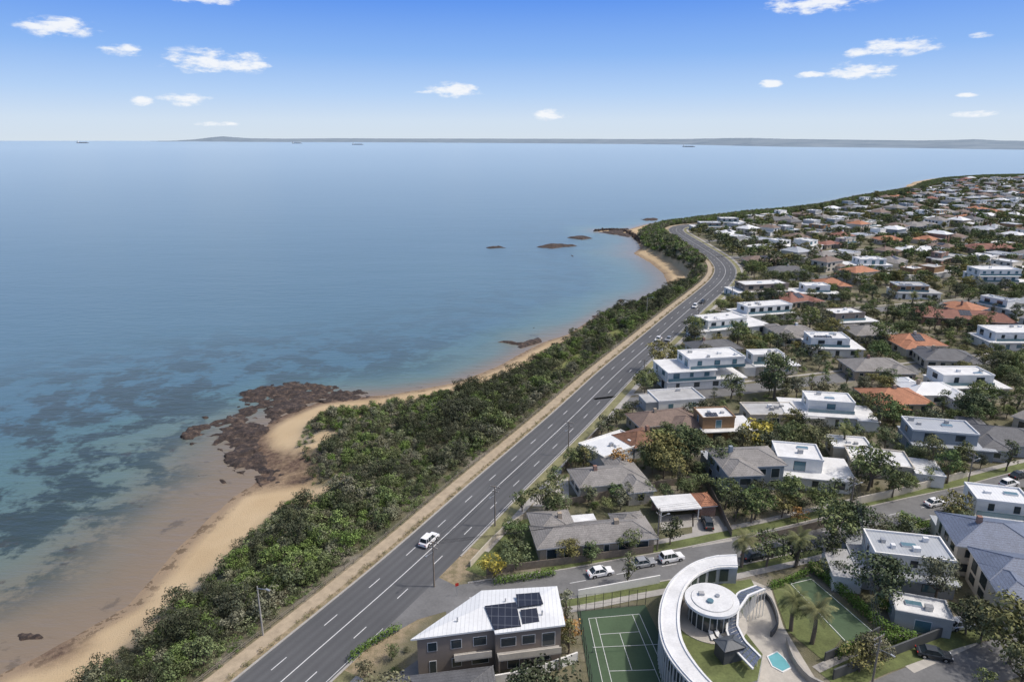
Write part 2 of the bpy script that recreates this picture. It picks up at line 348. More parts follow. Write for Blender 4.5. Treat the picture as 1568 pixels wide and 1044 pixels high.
# rock shelf / offshore reefs
m,nt,b=newmat('reef_rock'); p=pos(nt)
rc=ramp(nt,noise(nt,p,.55,8,.75),[(.34,(.016,.012,.011)),(.46,(.042,.030,.025)),(.56,(.09,.062,.047)),(.70,(.25,.18,.13))])
nt.links.new(rc,b.inputs['Base Color']); b.inputs['Roughness'].default_value=.85
bp=nt.nodes.new('ShaderNodeBump'); bp.inputs['Strength'].default_value=1; bp.inputs['Distance'].default_value=.6; nt.links.new(noise(nt,p,1.6,5,.7),bp.inputs['Height']); nt.links.new(bp.outputs[0],b.inputs['Normal']); MATS['reef_rock']=m
for i,P in enumerate(ROCK):
    A=np.array(P); lo=A.min(0)-4; hi=A.max(0)+4; stp=max(.42,max(hi-lo)/200)
    X,Y=np.meshgrid(np.arange(lo[0],hi[0],stp),np.arange(lo[1],hi[1],stp))
    sc_=1 if i in SMALL else 2.2; wa=9 if i==0 else (4 if sc_==1 else 8)
    X2=X+(fbm(X*.12/sc_,Y*.12/sc_,4,50)-.47)*wa; Y2=Y+(fbm(X*.12/sc_,Y*.12/sc_,4,60)-.47)*wa
    I=inpoly(X2,Y2,P); e=np.where(I,smooth(0,2.5*sc_,pdist(X2,Y2,P,True)),0)
    f=fbm(X*.22/sc_,Y*.22/sc_,5,70+i)
    if i==0:
        f=fbm(X*.11,Y*.11,6,70); g2=fbm(X*.45,Y*.45,4,90); pe=smooth(0,7,pdist(X2,Y2,P,True)); Zr=np.where(e>0,SEA+(f-.465)*3.0+(g2-.46)*1.7+.30*pe,SEA-2)
        Zr=np.minimum(Zr,SEA+.85)
    else: Zr=SEA-1.15+e*(.45+2.0*f)*(1 if sc_==1 else 1.35)+ (fbm(X*.6/sc_,Y*.6/sc_,3,91)-.47)*.9
    o=gridmesh('rock_reef',X,Y,Zr,{},e>0); o.data.materials.append(m)
def arclen(P):
    P=np.array(P); return np.concatenate([[0],np.cumsum(np.linalg.norm(np.diff(P,axis=0),axis=1))])
def resamp(P,st):
    P=np.array(P); s=arclen(P); q=np.arange(0,s[-1],st); return np.stack([np.interp(q,s,P[:,0]),np.interp(q,s,P[:,1])],1)
mb=MB(); BW=resamp(catmull(SL([(911,354),(940,352.5),(963,357),(978,368),(990,378),(1012,390),(1040,402),(1056,413)],SEA),3),1.6)
r=random.Random(4)
for x,y in BW:
    for k in range(5):
        cx,cy=x+r.uniform(-2.6,2.6),y+r.uniform(-2.6,2.6); s=r.uniform(.7,1.5); z=SEA+r.uniform(-.2,1.3); a=r.uniform(0,3)
        mb.at(cx,cy,z,a); T5=[(s*math.cos(t*1.047)*r.uniform(.7,1),s*math.sin(t*1.047)*r.uniform(.7,1)) for t in range(6)]
        for t in range(6):
            p0,p1=T5[t],T5[(t+1)%6]; mb.poly([(p0[0],p0[1],-.8),(p1[0],p1[1],-.8),(p1[0]*.6,p1[1]*.6,s*.7),(p0[0]*.6,p0[1]*.6,s*.7)],'reef_rock')
        mb.poly([(p0[0]*.6,p0[1]*.6,s*.7) for p0 in T5],'reef_rock')
mb.obj('breakwater')
# sea
dn=ds+ (fbm(GX*.03,GY*.03,4,21)-.47)*30*smooth(0,25,ds)
nearw=smooth(235,150,GY)*smooth(60,-30,GX); wid=.28+.62*nearw
wid=np.maximum(wid,.5*smooth(300,380,GY)*smooth(750,600,GY)*smooth(0,70,GX))
dpt=np.where(inS,0,np.clip(dn/wid/140,0,1))
weedm=smooth(10,26,ds)*smooth(190,80,ds)*smooth(340,200,GY)+smooth(20,40,ds)*smooth(130,70,ds)*.35
DD=np.hypot(GX,GY); far=np.clip(np.log(DD/200)/np.log(9000/200),0,1)  # distance mask for the haze painted into the sea colour
keep=(~inS)|(ds<6)
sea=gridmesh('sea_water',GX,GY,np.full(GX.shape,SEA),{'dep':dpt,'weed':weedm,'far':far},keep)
m,nt,b=newmat('sea_water'); p=pos(nt)
D=at(nt,'dep')
col=ramp(nt,D,[(0,(.25,.19,.135)),(.06,(.225,.18,.13)),(.15,(.175,.175,.14)),(.27,(.13,.185,.17)),(.5,(.095,.175,.185)),(1,(.070,.145,.19))])
wd=math_(nt,'MULTIPLY',ramp(nt,noise(nt,p,.075,9,.70),[(.46,(0,0,0)),(.53,(1,1,1))]),math_(nt,'MULTIPLY',at(nt,'weed'),.75)); col=mixc(nt,wd,col,(.045,.068,.07))
sp=math_(nt,'MULTIPLY',ramp(nt,noise(nt,p,.11,6,.7),[(.60,(0,0,0)),(.65,(1,1,1))]),ramp(nt,D,[(0,(.4,.4,.4)),(.2,(.7,.7,.7)),(.4,(0,0,0))])); col=mixc(nt,sp,col,(.07,.06,.05))
big=noise(nt,p,.004,3); col=mixc(nt,1,col,ramp(nt,big,[(.3,(.84,.88,.92)),(.7,(1.0,1.0,1.0))]),'MULTIPLY')
col=mixc(nt,ramp(nt,at(nt,'far'),[(0,(0,0,0)),(.3,(.24,.24,.24)),(.65,(.72,.72,.72)),(1,(1,1,1))]),col,(.42,.53,.58))  # painted haze: water colour fades to pale towards the horizon
nt.links.new(col,b.inputs['Base Color']); b.inputs['Roughness'].default_value=.28; b.inputs['IOR'].default_value=1.33
mp=nt.nodes.new('ShaderNodeMapping'); mp.inputs['Rotation'].default_value=(0,0,.3); mp.inputs['Scale'].default_value=(.35,1,1); nt.links.new(p,mp.inputs[0])
w1=noise(nt,mp.outputs[0],.35,4,.6); w2=noise(nt,mp.outputs[0],.03,4,.6)
hh=math_(nt,'ADD',math_(nt,'MULTIPLY',w1,.6),math_(nt,'MULTIPLY',w2,1.6))
bp=nt.nodes.new('ShaderNodeBump'); bp.inputs['Strength'].default_value=.65; bp.inputs['Distance'].default_value=1.0; nt.links.new(hh,bp.inputs['Height']); nt.links.new(bp.outputs[0],b.inputs['Normal'])
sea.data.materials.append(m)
# ------------------------------------------------------------------ distant hills across the bay
hp=[(230,216.8,217),(270,215.5,217),(300,213.5,217),(325,210.5,217.2),(342,209,217.2),(360,210.5,217.4),(385,212.0,217.6),(430,212.6,217.8),(520,212.0,218),(600,212.3,218.3),(720,212.5,219),(860,212.8,220),(980,213.3,221),(1060,212.9,222),(1110,211.8,223),(1150,211.5,224),(1200,213.0,225),(1290,214.0,226),(1400,215.5,227),(1460,214.5,228),(1490,213.4,228.5),(1530,215.5,229),(1600,216.5,230),(1700,217,231)]
mb=MB(); prev=None
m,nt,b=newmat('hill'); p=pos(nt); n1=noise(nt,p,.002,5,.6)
nt.links.new(ramp(nt,n1,[(.35,(.20,.255,.31)),(.65,(.27,.325,.375))]),b.inputs['Base Color']); b.inputs['Roughness'].default_value=1; b.inputs['Specular IOR Level'].default_value=0; MATS['hill']=m  # aerial haze is put into the hills' blue-grey base colour
for i in range(len(hp)-1):
    for k in range(14):
        f=k/14; u,vt,vb=[hp[i][j]*(1-f)+hp[i+1][j]*f for j in range(3)]
        x,y=S(u,vb,SEA); up=(522-vt)/F; slope=(up*CP-SP)/(CP+up*SP)
        zt=lambda m_: 75+y*m_*slope
        zz=zt(1.25)+random.uniform(-.6,.6)*y/4500
        cur=[(x,y,-10.5),(x*1.06,y*1.06,max(-8,-9+(zt(1.06)+9)*.3)),(x*1.25,y*1.25,zz),(x*1.6,y*1.6,-11)]
        if prev:
            for a in range(3): mb.poly([prev[a],cur[a],cur[a+1],prev[a+1]],'hill')
        prev=cur
mb.obj('distant_hills')
def ship(u,v,L):
    mb=MB(); w=L*.07
    mb.prism([(-L/2,-w),(L*.42,-w),(L/2,0),(L*.42,w),(-L/2,w)],0,L*.055,'render_bluegrey')
    mb.box(-L*.47,-L*.36,-w*.8,w*.8,L*.055,L*.15,'frame_white'); mb.box(-L*.45,-L*.42,-w*.2,w*.2,L*.15,L*.18,'render_dark')
    for k in range(4): mb.box(-L*.3+k*L*.17,-L*.3+k*L*.17+L*.13,-w*.8,w*.8,L*.055,L*.085,'render_taupe')
    x,y=S(u,v,SEA); mb.obj('cargo_ship',(x,y,SEA-1))
for a in ((548,222,190),(1055,225.5,150),(455,220,230),(127,219.5,300)): ship(*a)
# ------------------------------------------------------------------ roads
def strip(name,P,a,b,z,mat,skip=None,z0=None):
    A=offs(P,a);B=offs(P,b); mb=MB(); run=[]
    def flush(r):
        if len(r)>1: mb.ribbon([A[i] for i in r],[B[i] for i in r],z if z0 is None else z0,z,mat)
    for i in range(len(A)):
        if skip is not None and skip(i,P[i]): flush(run); run=[]
        else: run.append(i)
    flush(run); return mb.obj(name)
tk=[]; xs=[-6.1,-5.3,-4.6,-3.8,-3.05,-2.3,-1.5,-.8,0,.8,1.5,2.3,3.05,3.8,4.6,5.3,6.1]; tv=[0,.9,.2,.9,0,.9,.2,.9,0]*2
OF=[offs(ROAD,x) for x in xs]
V=[];Fq=[];nr=len(ROAD)
for j,o_ in enumerate(OF):
    for i in range(nr): V.append((o_[i][0],o_[i][1],.03)); tk.append(tv[j%8])
for j in range(len(xs)-1):
    for i in range(nr-1): Fq.append((j*nr+i,(j+1)*nr+i,(j+1)*nr+i+1,j*nr+i+1))
me=bpy.data.meshes.new('coastal_road'); me.from_pydata(V,[],Fq); me.materials.append(MATS['asphalt']); a_=me.attributes.new('track','FLOAT','POINT'); a_.data.foreach_set('value',np.array(tk,np.float32)); linkobj('coastal_road',me)
strip('side_street',SIDE[3:],-3.9,3.9,.022,'asphalt_side')
strip('side_street',BST,-3.5,3.5,.022,'asphalt_side')
mbx=MB(); mbx.poly([(x,y,.026) for x,y in SL([(560,993),(640,948),(720,925),(712,903),(668,882)])],'asphalt_side'); mbx.obj('street_junction')
J=np.array(S(640,915)); 
def nearJ(i,p,r=15): return (p[0]-J[0])**2+(p[1]-J[1])**2<r*r
strip('kerb',ROAD,-HW-.35,-HW,.13,'kerb_stone',z0=0)
strip('kerb',ROAD,HW,HW+.35,.13,'kerb_stone',skip=lambda i,p:nearJ(i,p,13),z0=0)
strip('kerb',SIDE,3.9,4.2,.12,'kerb_stone',skip=lambda i,p:i<8,z0=0)
strip('kerb',SIDE,-4.2,-3.9,.12,'kerb_stone',skip=lambda i,p:i<5,z0=0)
strip('gravel_path',ROAD,-10.0,-7.5,.02,'path_gravel')
strip('grass_verge',ROAD,HW+.36,HW+2.6,.05,'lawn_dry',skip=lambda i,p:nearJ(i,p,17))
strip('footpath',ROAD,HW+2.6,HW+4.2,.07,'concrete',skip=lambda i,p:nearJ(i,p,17))
strip('grass_verge',SIDE,4.2,6.0,.05,'lawn',skip=lambda i,p:i<9); strip('footpath',SIDE,6.0,7.5,.07,'concrete',skip=lambda i,p:i<9)
strip('grass_verge',SIDE,-6.6,-4.2,.05,'lawn',skip=lambda i,p:i<9); strip('footpath',SIDE,-8.0,-6.6,.07,'concrete',skip=lambda i,p:i<9)
strip('grass_verge',BST,-8,-3.7,.05,'lawn'); strip('footpath',BST,-9.4,-8,.07,'concrete')
RR=resamp(ROAD,1.0)
mb=MB()
def line(o,w,dash=None,gap=0,a0=0,a1=None,sk=None):
    A=offs(RR,o-w/2);B=offs(RR,o+w/2); i=a0; n=a1 or len(RR)
    while i<n-1:
        e=min(n-1,i+(dash or 4))
        if not (sk and sk(0,RR[i])): mb.ribbon(A[i:e+1],B[i:e+1],.04,.04,'paint_white')
        i=e+gap
line(-3.05,.13,3,8); line(3.1,.13,3,8); line(-.05,.14); line(5.7,.09,None,0,sk=lambda i,p:nearJ(i,p,13))
mb.obj('road_markings')
mb=MB(); SR=resamp(SIDE,1.0); A=offs(SR,-.06);B=offs(SR,.06)
for i in range(14,len(SR)-4,9): mb.ribbon(A[i:i+4],B[i:i+4],.03,.03,'paint_white')
mb.obj('road_markings')
mb=MB(); FP=offs(resamp(ROAD,2.5),-10.3)[:260]
for i,(x,y) in enumerate(FP):
    mb.at(x,y,0,.5).box(-.06,.06,-.06,.06,-.3,.9,'timber_grey')
mb.at()
for z in (.45,.8):
    mb.ribbon([(x-.02,y) for x,y in FP],[(x+.03,y) for x,y in FP],z,z+.07,'timber_grey')
mb.obj('post_and_rail_fence')
# ------------------------------------------------------------------ foliage meshes
def leafmesh(name,clumps,leaf,per,mat,trunk=None,flat=.35,seed=0):
    r=np.random.RandomState(seed); V=[];SH=[]
    for (cx,cy,cz,cr,sh) in clumps:
        n=int(per*cr*cr)+6; d=r.normal(size=(n,3)); d/=np.linalg.norm(d,axis=1)[:,None]; d[:,2]=np.where(d[:,2]<-.35,-d[:,2],d[:,2])
        rad=cr*(.66+.46*r.rand(n))[:,None]; c=np.array([cx,cy,cz])+d*rad*np.array([1,1,.8])
        nn=d+r.normal(size=(n,3))*flat; nn/=np.linalg.norm(nn,axis=1)[:,None]
        t=np.cross(nn,r.normal(size=(n,3))); t/=np.linalg.norm(t,axis=1)[:,None]; bb=np.cross(nn,t)
        s=leaf*(.5+.9*r.rand(n))[:,None]
        V.append(np.stack([c-t*s*.5,c-bb*s*.34,c+t*s*.55,c+bb*s*.34],1).reshape(-1,3))
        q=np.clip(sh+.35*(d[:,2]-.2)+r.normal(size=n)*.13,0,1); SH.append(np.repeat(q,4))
    V=np.concatenate(V); SH=np.concatenate(SH); nf=len(V)//4
    fv=[]; ff=[]; 
    if trunk: fv=trunk.v; ff=[tuple(j+len(V) for j in f) for f in trunk.f]
    me=bpy.data.meshes.new(name); me.from_pydata(V.tolist()+[tuple(x) for x in fv],[],[tuple(range(4*i,4*i+4)) for i in range(nf)]+ff)
    me.materials.append(MATS[mat]); me.materials.append(MATS['bark'])
    me.polygons.foreach_set('material_index',[0]*nf+[1]*len(ff))
    a=me.attributes.new('shade','FLOAT','POINT'); a.data.foreach_set('value',np.concatenate([SH,np.full(len(fv),.5)]).astype(np.float32))
    me.update(); return me
def tree_mesh(name,seed,H,R,nc,leaf,per,mat,base=.28,spread=1.0,asp=.75):
    r=random.Random(seed); cl=[]; tb=MB()
    zc=H*(base+(1-base)*.55); rz=H*(1-base)*.45
    for i in range(nc):
        a=r.uniform(0,6.283); k=r.random()**.5; zz=r.uniform(-.8,1); rr=math.sqrt(max(.05,1-zz*zz*.8))*k*R*.85*spread
        cr=R*r.uniform(.18,.40)
        x,y,z=rr*math.cos(a)*(1+.25*math.sin(seed)),rr*math.sin(a),zc+zz*rz*.9
        cl.append((x,y,z,cr,r.uniform(.1,.85)))
    tb.tube((0,0,-.5),(.1*R*math.sin(seed),0,H*base*1.1),.035*H,.022*H,7,'bark')
    top=(.1*R*math.sin(seed),0,H*base*1.1)
    for c in cl[:9]: 
        mid=((top[0]+c[0])/2,(top[1]+c[1])/2,(top[2]*1.2+c[2]*.8)/2); tb.tube(top,mid,.015*H,.01*H,5,'bark'); tb.tube(mid,c[:3],.01*H,.003*H,4,'bark')
    return leafmesh(name,cl,leaf,per,mat,tb,seed=seed)
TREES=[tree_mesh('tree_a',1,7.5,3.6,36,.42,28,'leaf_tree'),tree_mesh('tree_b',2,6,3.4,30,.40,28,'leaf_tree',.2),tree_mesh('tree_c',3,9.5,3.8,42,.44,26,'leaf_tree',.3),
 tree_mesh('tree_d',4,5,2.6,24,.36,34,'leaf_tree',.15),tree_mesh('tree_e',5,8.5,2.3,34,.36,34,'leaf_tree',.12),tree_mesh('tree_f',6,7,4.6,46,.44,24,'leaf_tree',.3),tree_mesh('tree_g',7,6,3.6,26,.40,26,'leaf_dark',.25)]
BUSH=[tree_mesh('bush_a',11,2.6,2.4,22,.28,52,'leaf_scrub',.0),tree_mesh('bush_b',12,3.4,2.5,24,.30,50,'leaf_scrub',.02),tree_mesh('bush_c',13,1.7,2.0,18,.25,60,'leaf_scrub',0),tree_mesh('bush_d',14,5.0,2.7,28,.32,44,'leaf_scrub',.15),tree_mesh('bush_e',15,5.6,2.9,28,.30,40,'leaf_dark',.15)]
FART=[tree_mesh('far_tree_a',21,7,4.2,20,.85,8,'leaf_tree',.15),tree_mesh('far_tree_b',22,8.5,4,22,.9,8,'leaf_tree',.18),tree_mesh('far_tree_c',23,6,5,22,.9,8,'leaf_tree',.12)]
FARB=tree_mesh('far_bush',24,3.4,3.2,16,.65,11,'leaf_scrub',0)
def instancer(name,child,me,pts):
    V=[];Fc=[]
    for i,(x,y,z,s,r) in enumerate(pts):
        c,sn=math.cos(r)*s/2,math.sin(r)*s/2
        V+=[(x-c+sn,y-sn-c,z),(x+c+sn,y+sn-c,z),(x+c-sn,y+sn+c,z),(x-c-sn,y-sn+c,z)]; Fc.append((4*i,4*i+1,4*i+2,4*i+3))
    if not Fc: return
    em=bpy.data.meshes.new(name); em.from_pydata(V,[],Fc); e=bpy.data.objects.new(name,em); sc.collection.objects.link(e)
    e.instance_type='FACES'; e.use_instance_faces_scale=True; e.show_instancer_for_render=False; e.show_instancer_for_viewport=False
    o=bpy.data.objects.new(child,me); sc.collection.objects.link(o); o.parent=e
# ------------------------------------------------------------------ houses
FOOT=[]
def infoot(x,y,mar=0):
    for fx,fy,w,d,r in FOOT:
        dx,dy=x-fx,y-fy
        if abs(dx)>30 or abs(dy)>30: continue
        c,s=math.cos(r),math.sin(r); a=dx*c+dy*s; b2=-dx*s+dy*c
        if abs(a)<w/2+mar and abs(b2)<d/2+mar: return True
    return False
def hip_house(mb,w,d,st,roof,wall,rng,lod=0):
    H=2.9*st+.2; x0,x1,y0,y1=-w/2,w/2,-d/2,d/2
    mb.box(x0,x1,y0,y1,-.2,H,wall); k=mb.hip(x0,x1,y0,y1,H+.18,min(w,d)*.5*.42,roof)
    ww=w*rng.uniform(.35,.5); wx=rng.choice([x0+.003,x1-ww-.003]); wd=rng.uniform(2.5,4.5)
    h2=H if st==1 or rng.random()<.5 else 3.1
    mb.box(wx,wx+ww,y0-wd,y0-.003,-.2,h2-.02,wall); 
    mb.hip(wx,wx+ww,y0-wd,y0+min(d*.45,ww),h2+.14,ww*.5*.42,roof,ov=.5)
    if rng.random()<.5:
        w3=w*rng.uniform(.3,.45); x3=rng.choice([x0+.4,x1-w3-.4]); d3=rng.uniform(3,5.5)
        mb.box(x3,x3+w3,y1+.003,y1+d3,-.2,2.95,wall)
        if st==1: mb.hip(x3,x3+w3,y1-min(d*.4,w3),y1+d3,3.1,w3*.5*.42,roof,ov=.45)
        else: mb.box(x3-.2,x3+w3+.2,y1+.004,y1+d3+.3,2.96,3.15,'frame_white',top='metal_grey')
    fr=rng.choice(['frame_white','frame_white','frame_dark'])
    for s_ in range(st):
        zb=.1+2.9*s_
        mb.wins(x0+.5,x1-.5,y1,zb,'n',rng,frame=fr) if lod<1 else None
        a,b=(x0+.3,wx-.3) if wx>0 or wx-x0>1 else (wx+ww+.3,x1-.3)
        if b-a>1.5: mb.wins(a,b,y0,zb,'s',rng,frame=fr)
        if zb+2.4<h2: mb.wins(wx+.3,wx+ww-.3,y0-wd,zb,'s',rng,frame=fr)
        mb.wins(y0+.5,y1-.5,x0,zb,'w',rng,frame=fr); 
        if lod<1: mb.wins(y0+.5,y1-.5,x1,zb,'e',rng,frame=fr)
    cx=rng.uniform(-w*.3,w*.3); mb.box(cx,cx+.8,-.5,.3,H,H+min(w,d)*.21+1.1,rng.choice(['brick_red','brick_cream',wall]))
    if rng.random()<.2:
        zr=lambda yy:H+.2+ (yy-(y0-.55))*k+.10
        pw=rng.uniform(3,w*.35); ya,yb=.35,min(d,w)*.34
        if d<=w: mb.poly([(-pw/2,-yb,zr(-yb)),(pw/2,-yb,zr(-yb)),(pw/2,-ya,zr(-ya)),(-pw/2,-ya,zr(-ya))],'solar_panel')
def flat_roof(mb,x0,x1,y0,y1,z,wall,top,rng,stuff=True):
    mb.box(x0+.25,x1-.25,y0+.25,y1-.25,z-.02,z+.04,top)
    for a in ((x0,x1,y0,y0+.25),(x0,x1,y1-.25,y1),(x0,x0+.25,y0+.251,y1-.251),(x1-.25,x1,y0+.251,y1-.251)): mb.box(*a,z-.05,z+.4,wall)
    if not stuff: return
    for _ in range(rng.randint(1,4)):
        x=rng.uniform(x0+1,x1-2); y=rng.uniform(y0+1,y1-1.8); mb.box(x,x+rng.uniform(.7,1.3),y,y+rng.uniform(.6,1),z+.045,z+rng.uniform(.5,1.0),rng.choice(['steel','frame_white','membrane_grey']))
    if rng.random()<.5:
        x=rng.uniform(x0+1,x1-3.5);y=rng.uniform(y0+1,y1-2.2); mb.box(x,x+2.4,y,y+1.1,z+.045,z+.35,'frame_white',top='glass_blue')
    if rng.random()<.25 and x1-x0>7:
        nx=int((x1-x0-3)/1.05*.6); xs=x0+1.5
        for i in range(nx): mb.poly([(xs+i*1.05,y0+1.2,z+.15),(xs+i*1.05+1,y0+1.2,z+.15),(xs+i*1.05+1,y0+2.8,z+.5),(xs+i*1.05,y0+2.8,z+.5)],'solar_panel')
def modern_house(mb,w,d,st,top,wall,rng,lod=0):
    wall2=rng.choice([wall,'render_grey','timber',wall,'render_white',wall,'render_taupe','render_white'])
    x0,x1,y0,y1=-w/2,w/2,-d/2,d/2; z=0
    if rng.random()<.5:
        ws=rng.uniform(3.5,6); sx=rng.choice([x0-ws,x1]); yy=rng.uniform(y0-2,y0+2); dd=rng.uniform(5,d)
        mb.box(sx+.003,sx+ws-.003,yy,yy+dd,-.2,2.9,wall2); mb.box(sx-.15,sx+ws+.15,yy-.3,yy+dd+.2,2.902,3.15,'frame_white',top=rng.choice([top,'membrane_grey']))
    for s_ in range(st):
        zz=3.1*(s_+1); a,b,c,e=x0,x1,y0,y1
        if s_>0:
            sh=rng.uniform(.12,.4); 
            if rng.random()<.5: a+=w*sh
            else: b-=w*sh
            if s_==st-1: e-=d*rng.uniform(.0,.25); c+=rng.uniform(1.0,2.6)
        wl=wall if s_%2==0 else wall2
        if s_<st-1: mb.box(a,b,c,e,-.2+z,zz,wl); mb.box(a-.35,b+.35,c-.9,e+.2,zz+.002,zz+.25,'frame_white',top=top)
        else: mb.box(a,b,c,e,-.2+z,zz,wl)
        gl=rng.choice(['glass','glass','glass_blue']); fr=rng.choice(['frame_dark','frame_white'])
        mb.wins(a+.4,b-.4,c,z+.1,'s',rng,frame=fr,gl=gl,gap=rng.uniform(3.5,6),h=1.35)
        mb.wins(c+.4,e-.4,a,z+.1,'w',rng,frame=fr,gl=gl,gap=4.2)
        if lod<1: mb.wins(c+.4,e-.4,b,z+.1,'e',rng,frame=fr,gl=gl,gap=4.2); mb.wins(a+.4,b-.4,e,z+.1,'n',rng,frame=fr)
        if s_>0 and rng.random()<.6: mb.box(a,b,c-.85,c-.80,z+.05,z+1.0,'glass_blue')
        if s_==st-1: flat_roof(mb,a-.15,b+.15,c-.15,e+.15,zz+.05,wl if rng.random()<.5 else 'frame_white',top,rng)
        z=zz+.25
explicit=[
 (930,750,15,8,12,1,'h','tile_grey','render_cream'),(938,700,14,9,35,1,'m','metal_white','render_white'),(978,690,9,8,30,1,'h','metal_rust','render_grey'),
 (1015,658,17,9,15,1,'h','tile_brown','brick_cream'),(1140,740,14,9,5,2,'h','tile_grey','render_bluegrey'),(1243,738,16,11,-12,2,'m','membrane_white','render_white'),
 (1345,722,13,9,-15,1,'m','membrane_white','render_cream'),(1448,692,18,11,-12,2,'m','metal_grey','render_bluegrey'),(1540,688,16,11,-15,1,'h','tile_dark','render_grey'),
 (1375,885,15,12,-12,2,'m','metal_grey','render_grey'),(1515,868,14,11,-15,2,'h','slate_blue','render_cream'),(1560,925,12,9,-15,2,'h','slate_blue','render_cream'),(1408,958,8,5,-18,1,'m','membrane_white','render_grey'),
 (1545,808,14,9,-15,2,'m','metal_white','render_white'),
 (1070,588,26,12,10,3,'m','membrane_white','render_white'),(1180,568,15,10,5,2,'m','membrane_white','render_cream'),(1118,508,28,14,20,2,'m','membrane_white','render_white'),(1165,488,25,13,15,2,'m','membrane_white','render_white'),
 (1092,543,17,10,10,1,'h','tile_dark','render_cream'),(1250,643,18,12,-10,2,'m','membrane_white','render_white'),(1370,625,16,12,0,1,'h','tile_terracotta','brick_cream'),(1425,613,15,10,0,1,'h','metal_white','render_white'),
 (1108,668,14,9,5,2,'m','membrane_white','timber'),(1180,645,14,9,0,1,'m','membrane_grey','render_cream'),(1275,541,18,12,-5,2,'m','membrane_white','render_white'),(1400,536,17,13,0,1,'h','tile_terracotta','render_cream'),
 (1335,521,17,12,0,1,'h','tile_grey','render_cream'),(1480,601,19,12,0,2,'m','membrane_white','render_white'),(1545,531,22,13,0,2,'m','membrane_white','render_white'),(1525,438,26,14,0,3,'m','membrane_white','render_white'),
 (1160,453,28,14,10,2,'m','membrane_white','render_white'),(1240,456,17,12,0,2,'m','membrane_white','render_white'),(1475,496,34,12,-15,1,'h','tile_red','brick_red'),(1272,443,14,12,0,1,'h','tile_terracotta','brick_cream'),(1515,386,32,12,0,1,'h','tile_red','brick_cream'),
 (1360,373,18,12,0,1,'h','tile_terracotta','render_cream'),(1080,352,24,14,0,2,'m','membrane_white','render_white'),(1120,345,22,14,0,2,'m','membrane_white','render_white'),(1170,406,24,12,0,1,'h','tile_brown','brick_cream'),(1205,423,22,12,0,1,'h','tile_dark','render_cream'),
 (1035,622,14,9,10,1,'m','membrane_grey','render_white'),(1300,698,9,7,-10,1,'m','membrane_white','render_cream'),(1320,412,24,13,0,2,'m','membrane_white','render_white'),(1400,455,20,13,-5,2,'m','membrane_grey','render_white'),(1340,575,18,12,0,1,'h','tile_grey','brick_cream'),(1300,500,18,12,10,2,'m','membrane_white','render_cream'),(1450,560,17,12,-10,1,'h','tile_dark','render_cream'),(1215,520,16,11,5,1,'h','tile_grey','render_white')]
MB.caps=True
for i,(u,v,w,d,r,st,sty,rf,wl) in enumerate(explicit):
    rng=random.Random(100+i); x,y=S(u,v); y+=d*.12; mb=MB(); rr=math.radians(r+0)
    (hip_house if sty=='h' else modern_house)(mb,w,d,st,rf,wl,rng)
    mb.obj({'h':'hipped_roof_house','m':'flat_roof_house'}[sty],(x,y,0),rr); FOOT.append((x,y,w+1.5,d+4,rr))
# subject property
mb=MB(); x,y=S(920,833,3); y+=3.9; rng=random.Random(5)
mb.box(-12,10,-3.2,3.4,-.2,3,'brick_cream'); mb.hip(-12,10,-3.2,3.4,3.18,1.7,'tile_grey',ov=.7)
mb.box(-11.6,-4.5,3.403,8.5,-.2,2.98,'brick_cream'); mb.hip(-11.6,-4.5,1,8.5,3.16,1.65,'tile_grey',ov=.7)
mb.box(-3.4,.6,3.403,6.5,-.2,2.9,'render_white'); mb.box(-3.7,.9,3.41,6.8,2.905,3.1,'frame_white',top='membrane_white')
mb.box(4.5,9.8,3.403,5.5,-.2,2.97,'brick_cream'); mb.hip(4.5,9.8,1,5.5,3.15,1.2,'tile_grey',ov=.7)
mb.wins(-11.5,9.5,-3.2,.1,'s',rng); mb.wins(-2.8,3,-12,.1,'w',rng); mb.wins(3.8,8.2,-11.6,.1,'w',rng); mb.wins(-3,3,10,.1,'e',rng); mb.box(-7,-6.2,4,4.8,3,5.4,'brick_cream'); mb.box(3,3.9,-.4,.4,4,5.6,'brick_cream')
mb.obj('tiled_roof_house',(x,y,0),math.radians(9)); FOOT.append((x-1,y+2,24,14,math.radians(9)))
mb=MB(); x,y=S(1033,787)
for a in (-4,4):
    for b_ in (-2.6,2.6): mb.box(a-.1,a+.1,b_-.1,b_+.1,0,2.6,'frame_white')
mb.box(-4.5,4.5,-3,3,2.602,2.85,'frame_white',top='membrane_white'); mb.box(-4.2,4.2,2.2,2.4,0,2.6,'brick_red')
mb.box(4.7,8,-2,3,0,2.5,'brick_red'); mb.hip(4.7,8,-2,3,2.68,.9,'tile_terracotta',ov=.3)
mb.obj('carport',(x,y,0),math.radians(8)); FOOT.append((x+1,y,14,7,math.radians(8)))
# ---- taupe apartment house
mb=MB(); rng=random.Random(3)
PL=[(-13.6,81.6),(-2.6,83.6),(-2.4,82.7),(7.2,84.4),(6.6,92.6),(-4.6,91.6)]
mb.prism(PL,-.2,6.6,'render_taupe'); cx,cy=np.mean(np.array(PL),axis=0)
EV=[(cx+(x-cx)*1.07,cy+(y-cy)*1.1) for x,y in PL]; mb.prism(EV,6.602,6.85,'frame_white')
EV=[(cx+(x-cx)*1.072,cy+(y-cy)*1.103) for x,y in PL]
R1=(-4.8,87.2,7.5);R2=(3.0,88.6,7.5); e=[(x,y,6.86) for x,y in EV]
mb.poly([e[0],e[1],R1],'metal_white'); mb.poly([e[1],e[2],R2,R1],'metal_white'); mb.poly([e[2],e[3],R2],'metal_white')
for P in ([e[3],e[4],R2],[e[4],e[5],R1,R2],[e[5],e[0],R1]): mb.poly(P,'metal_white')
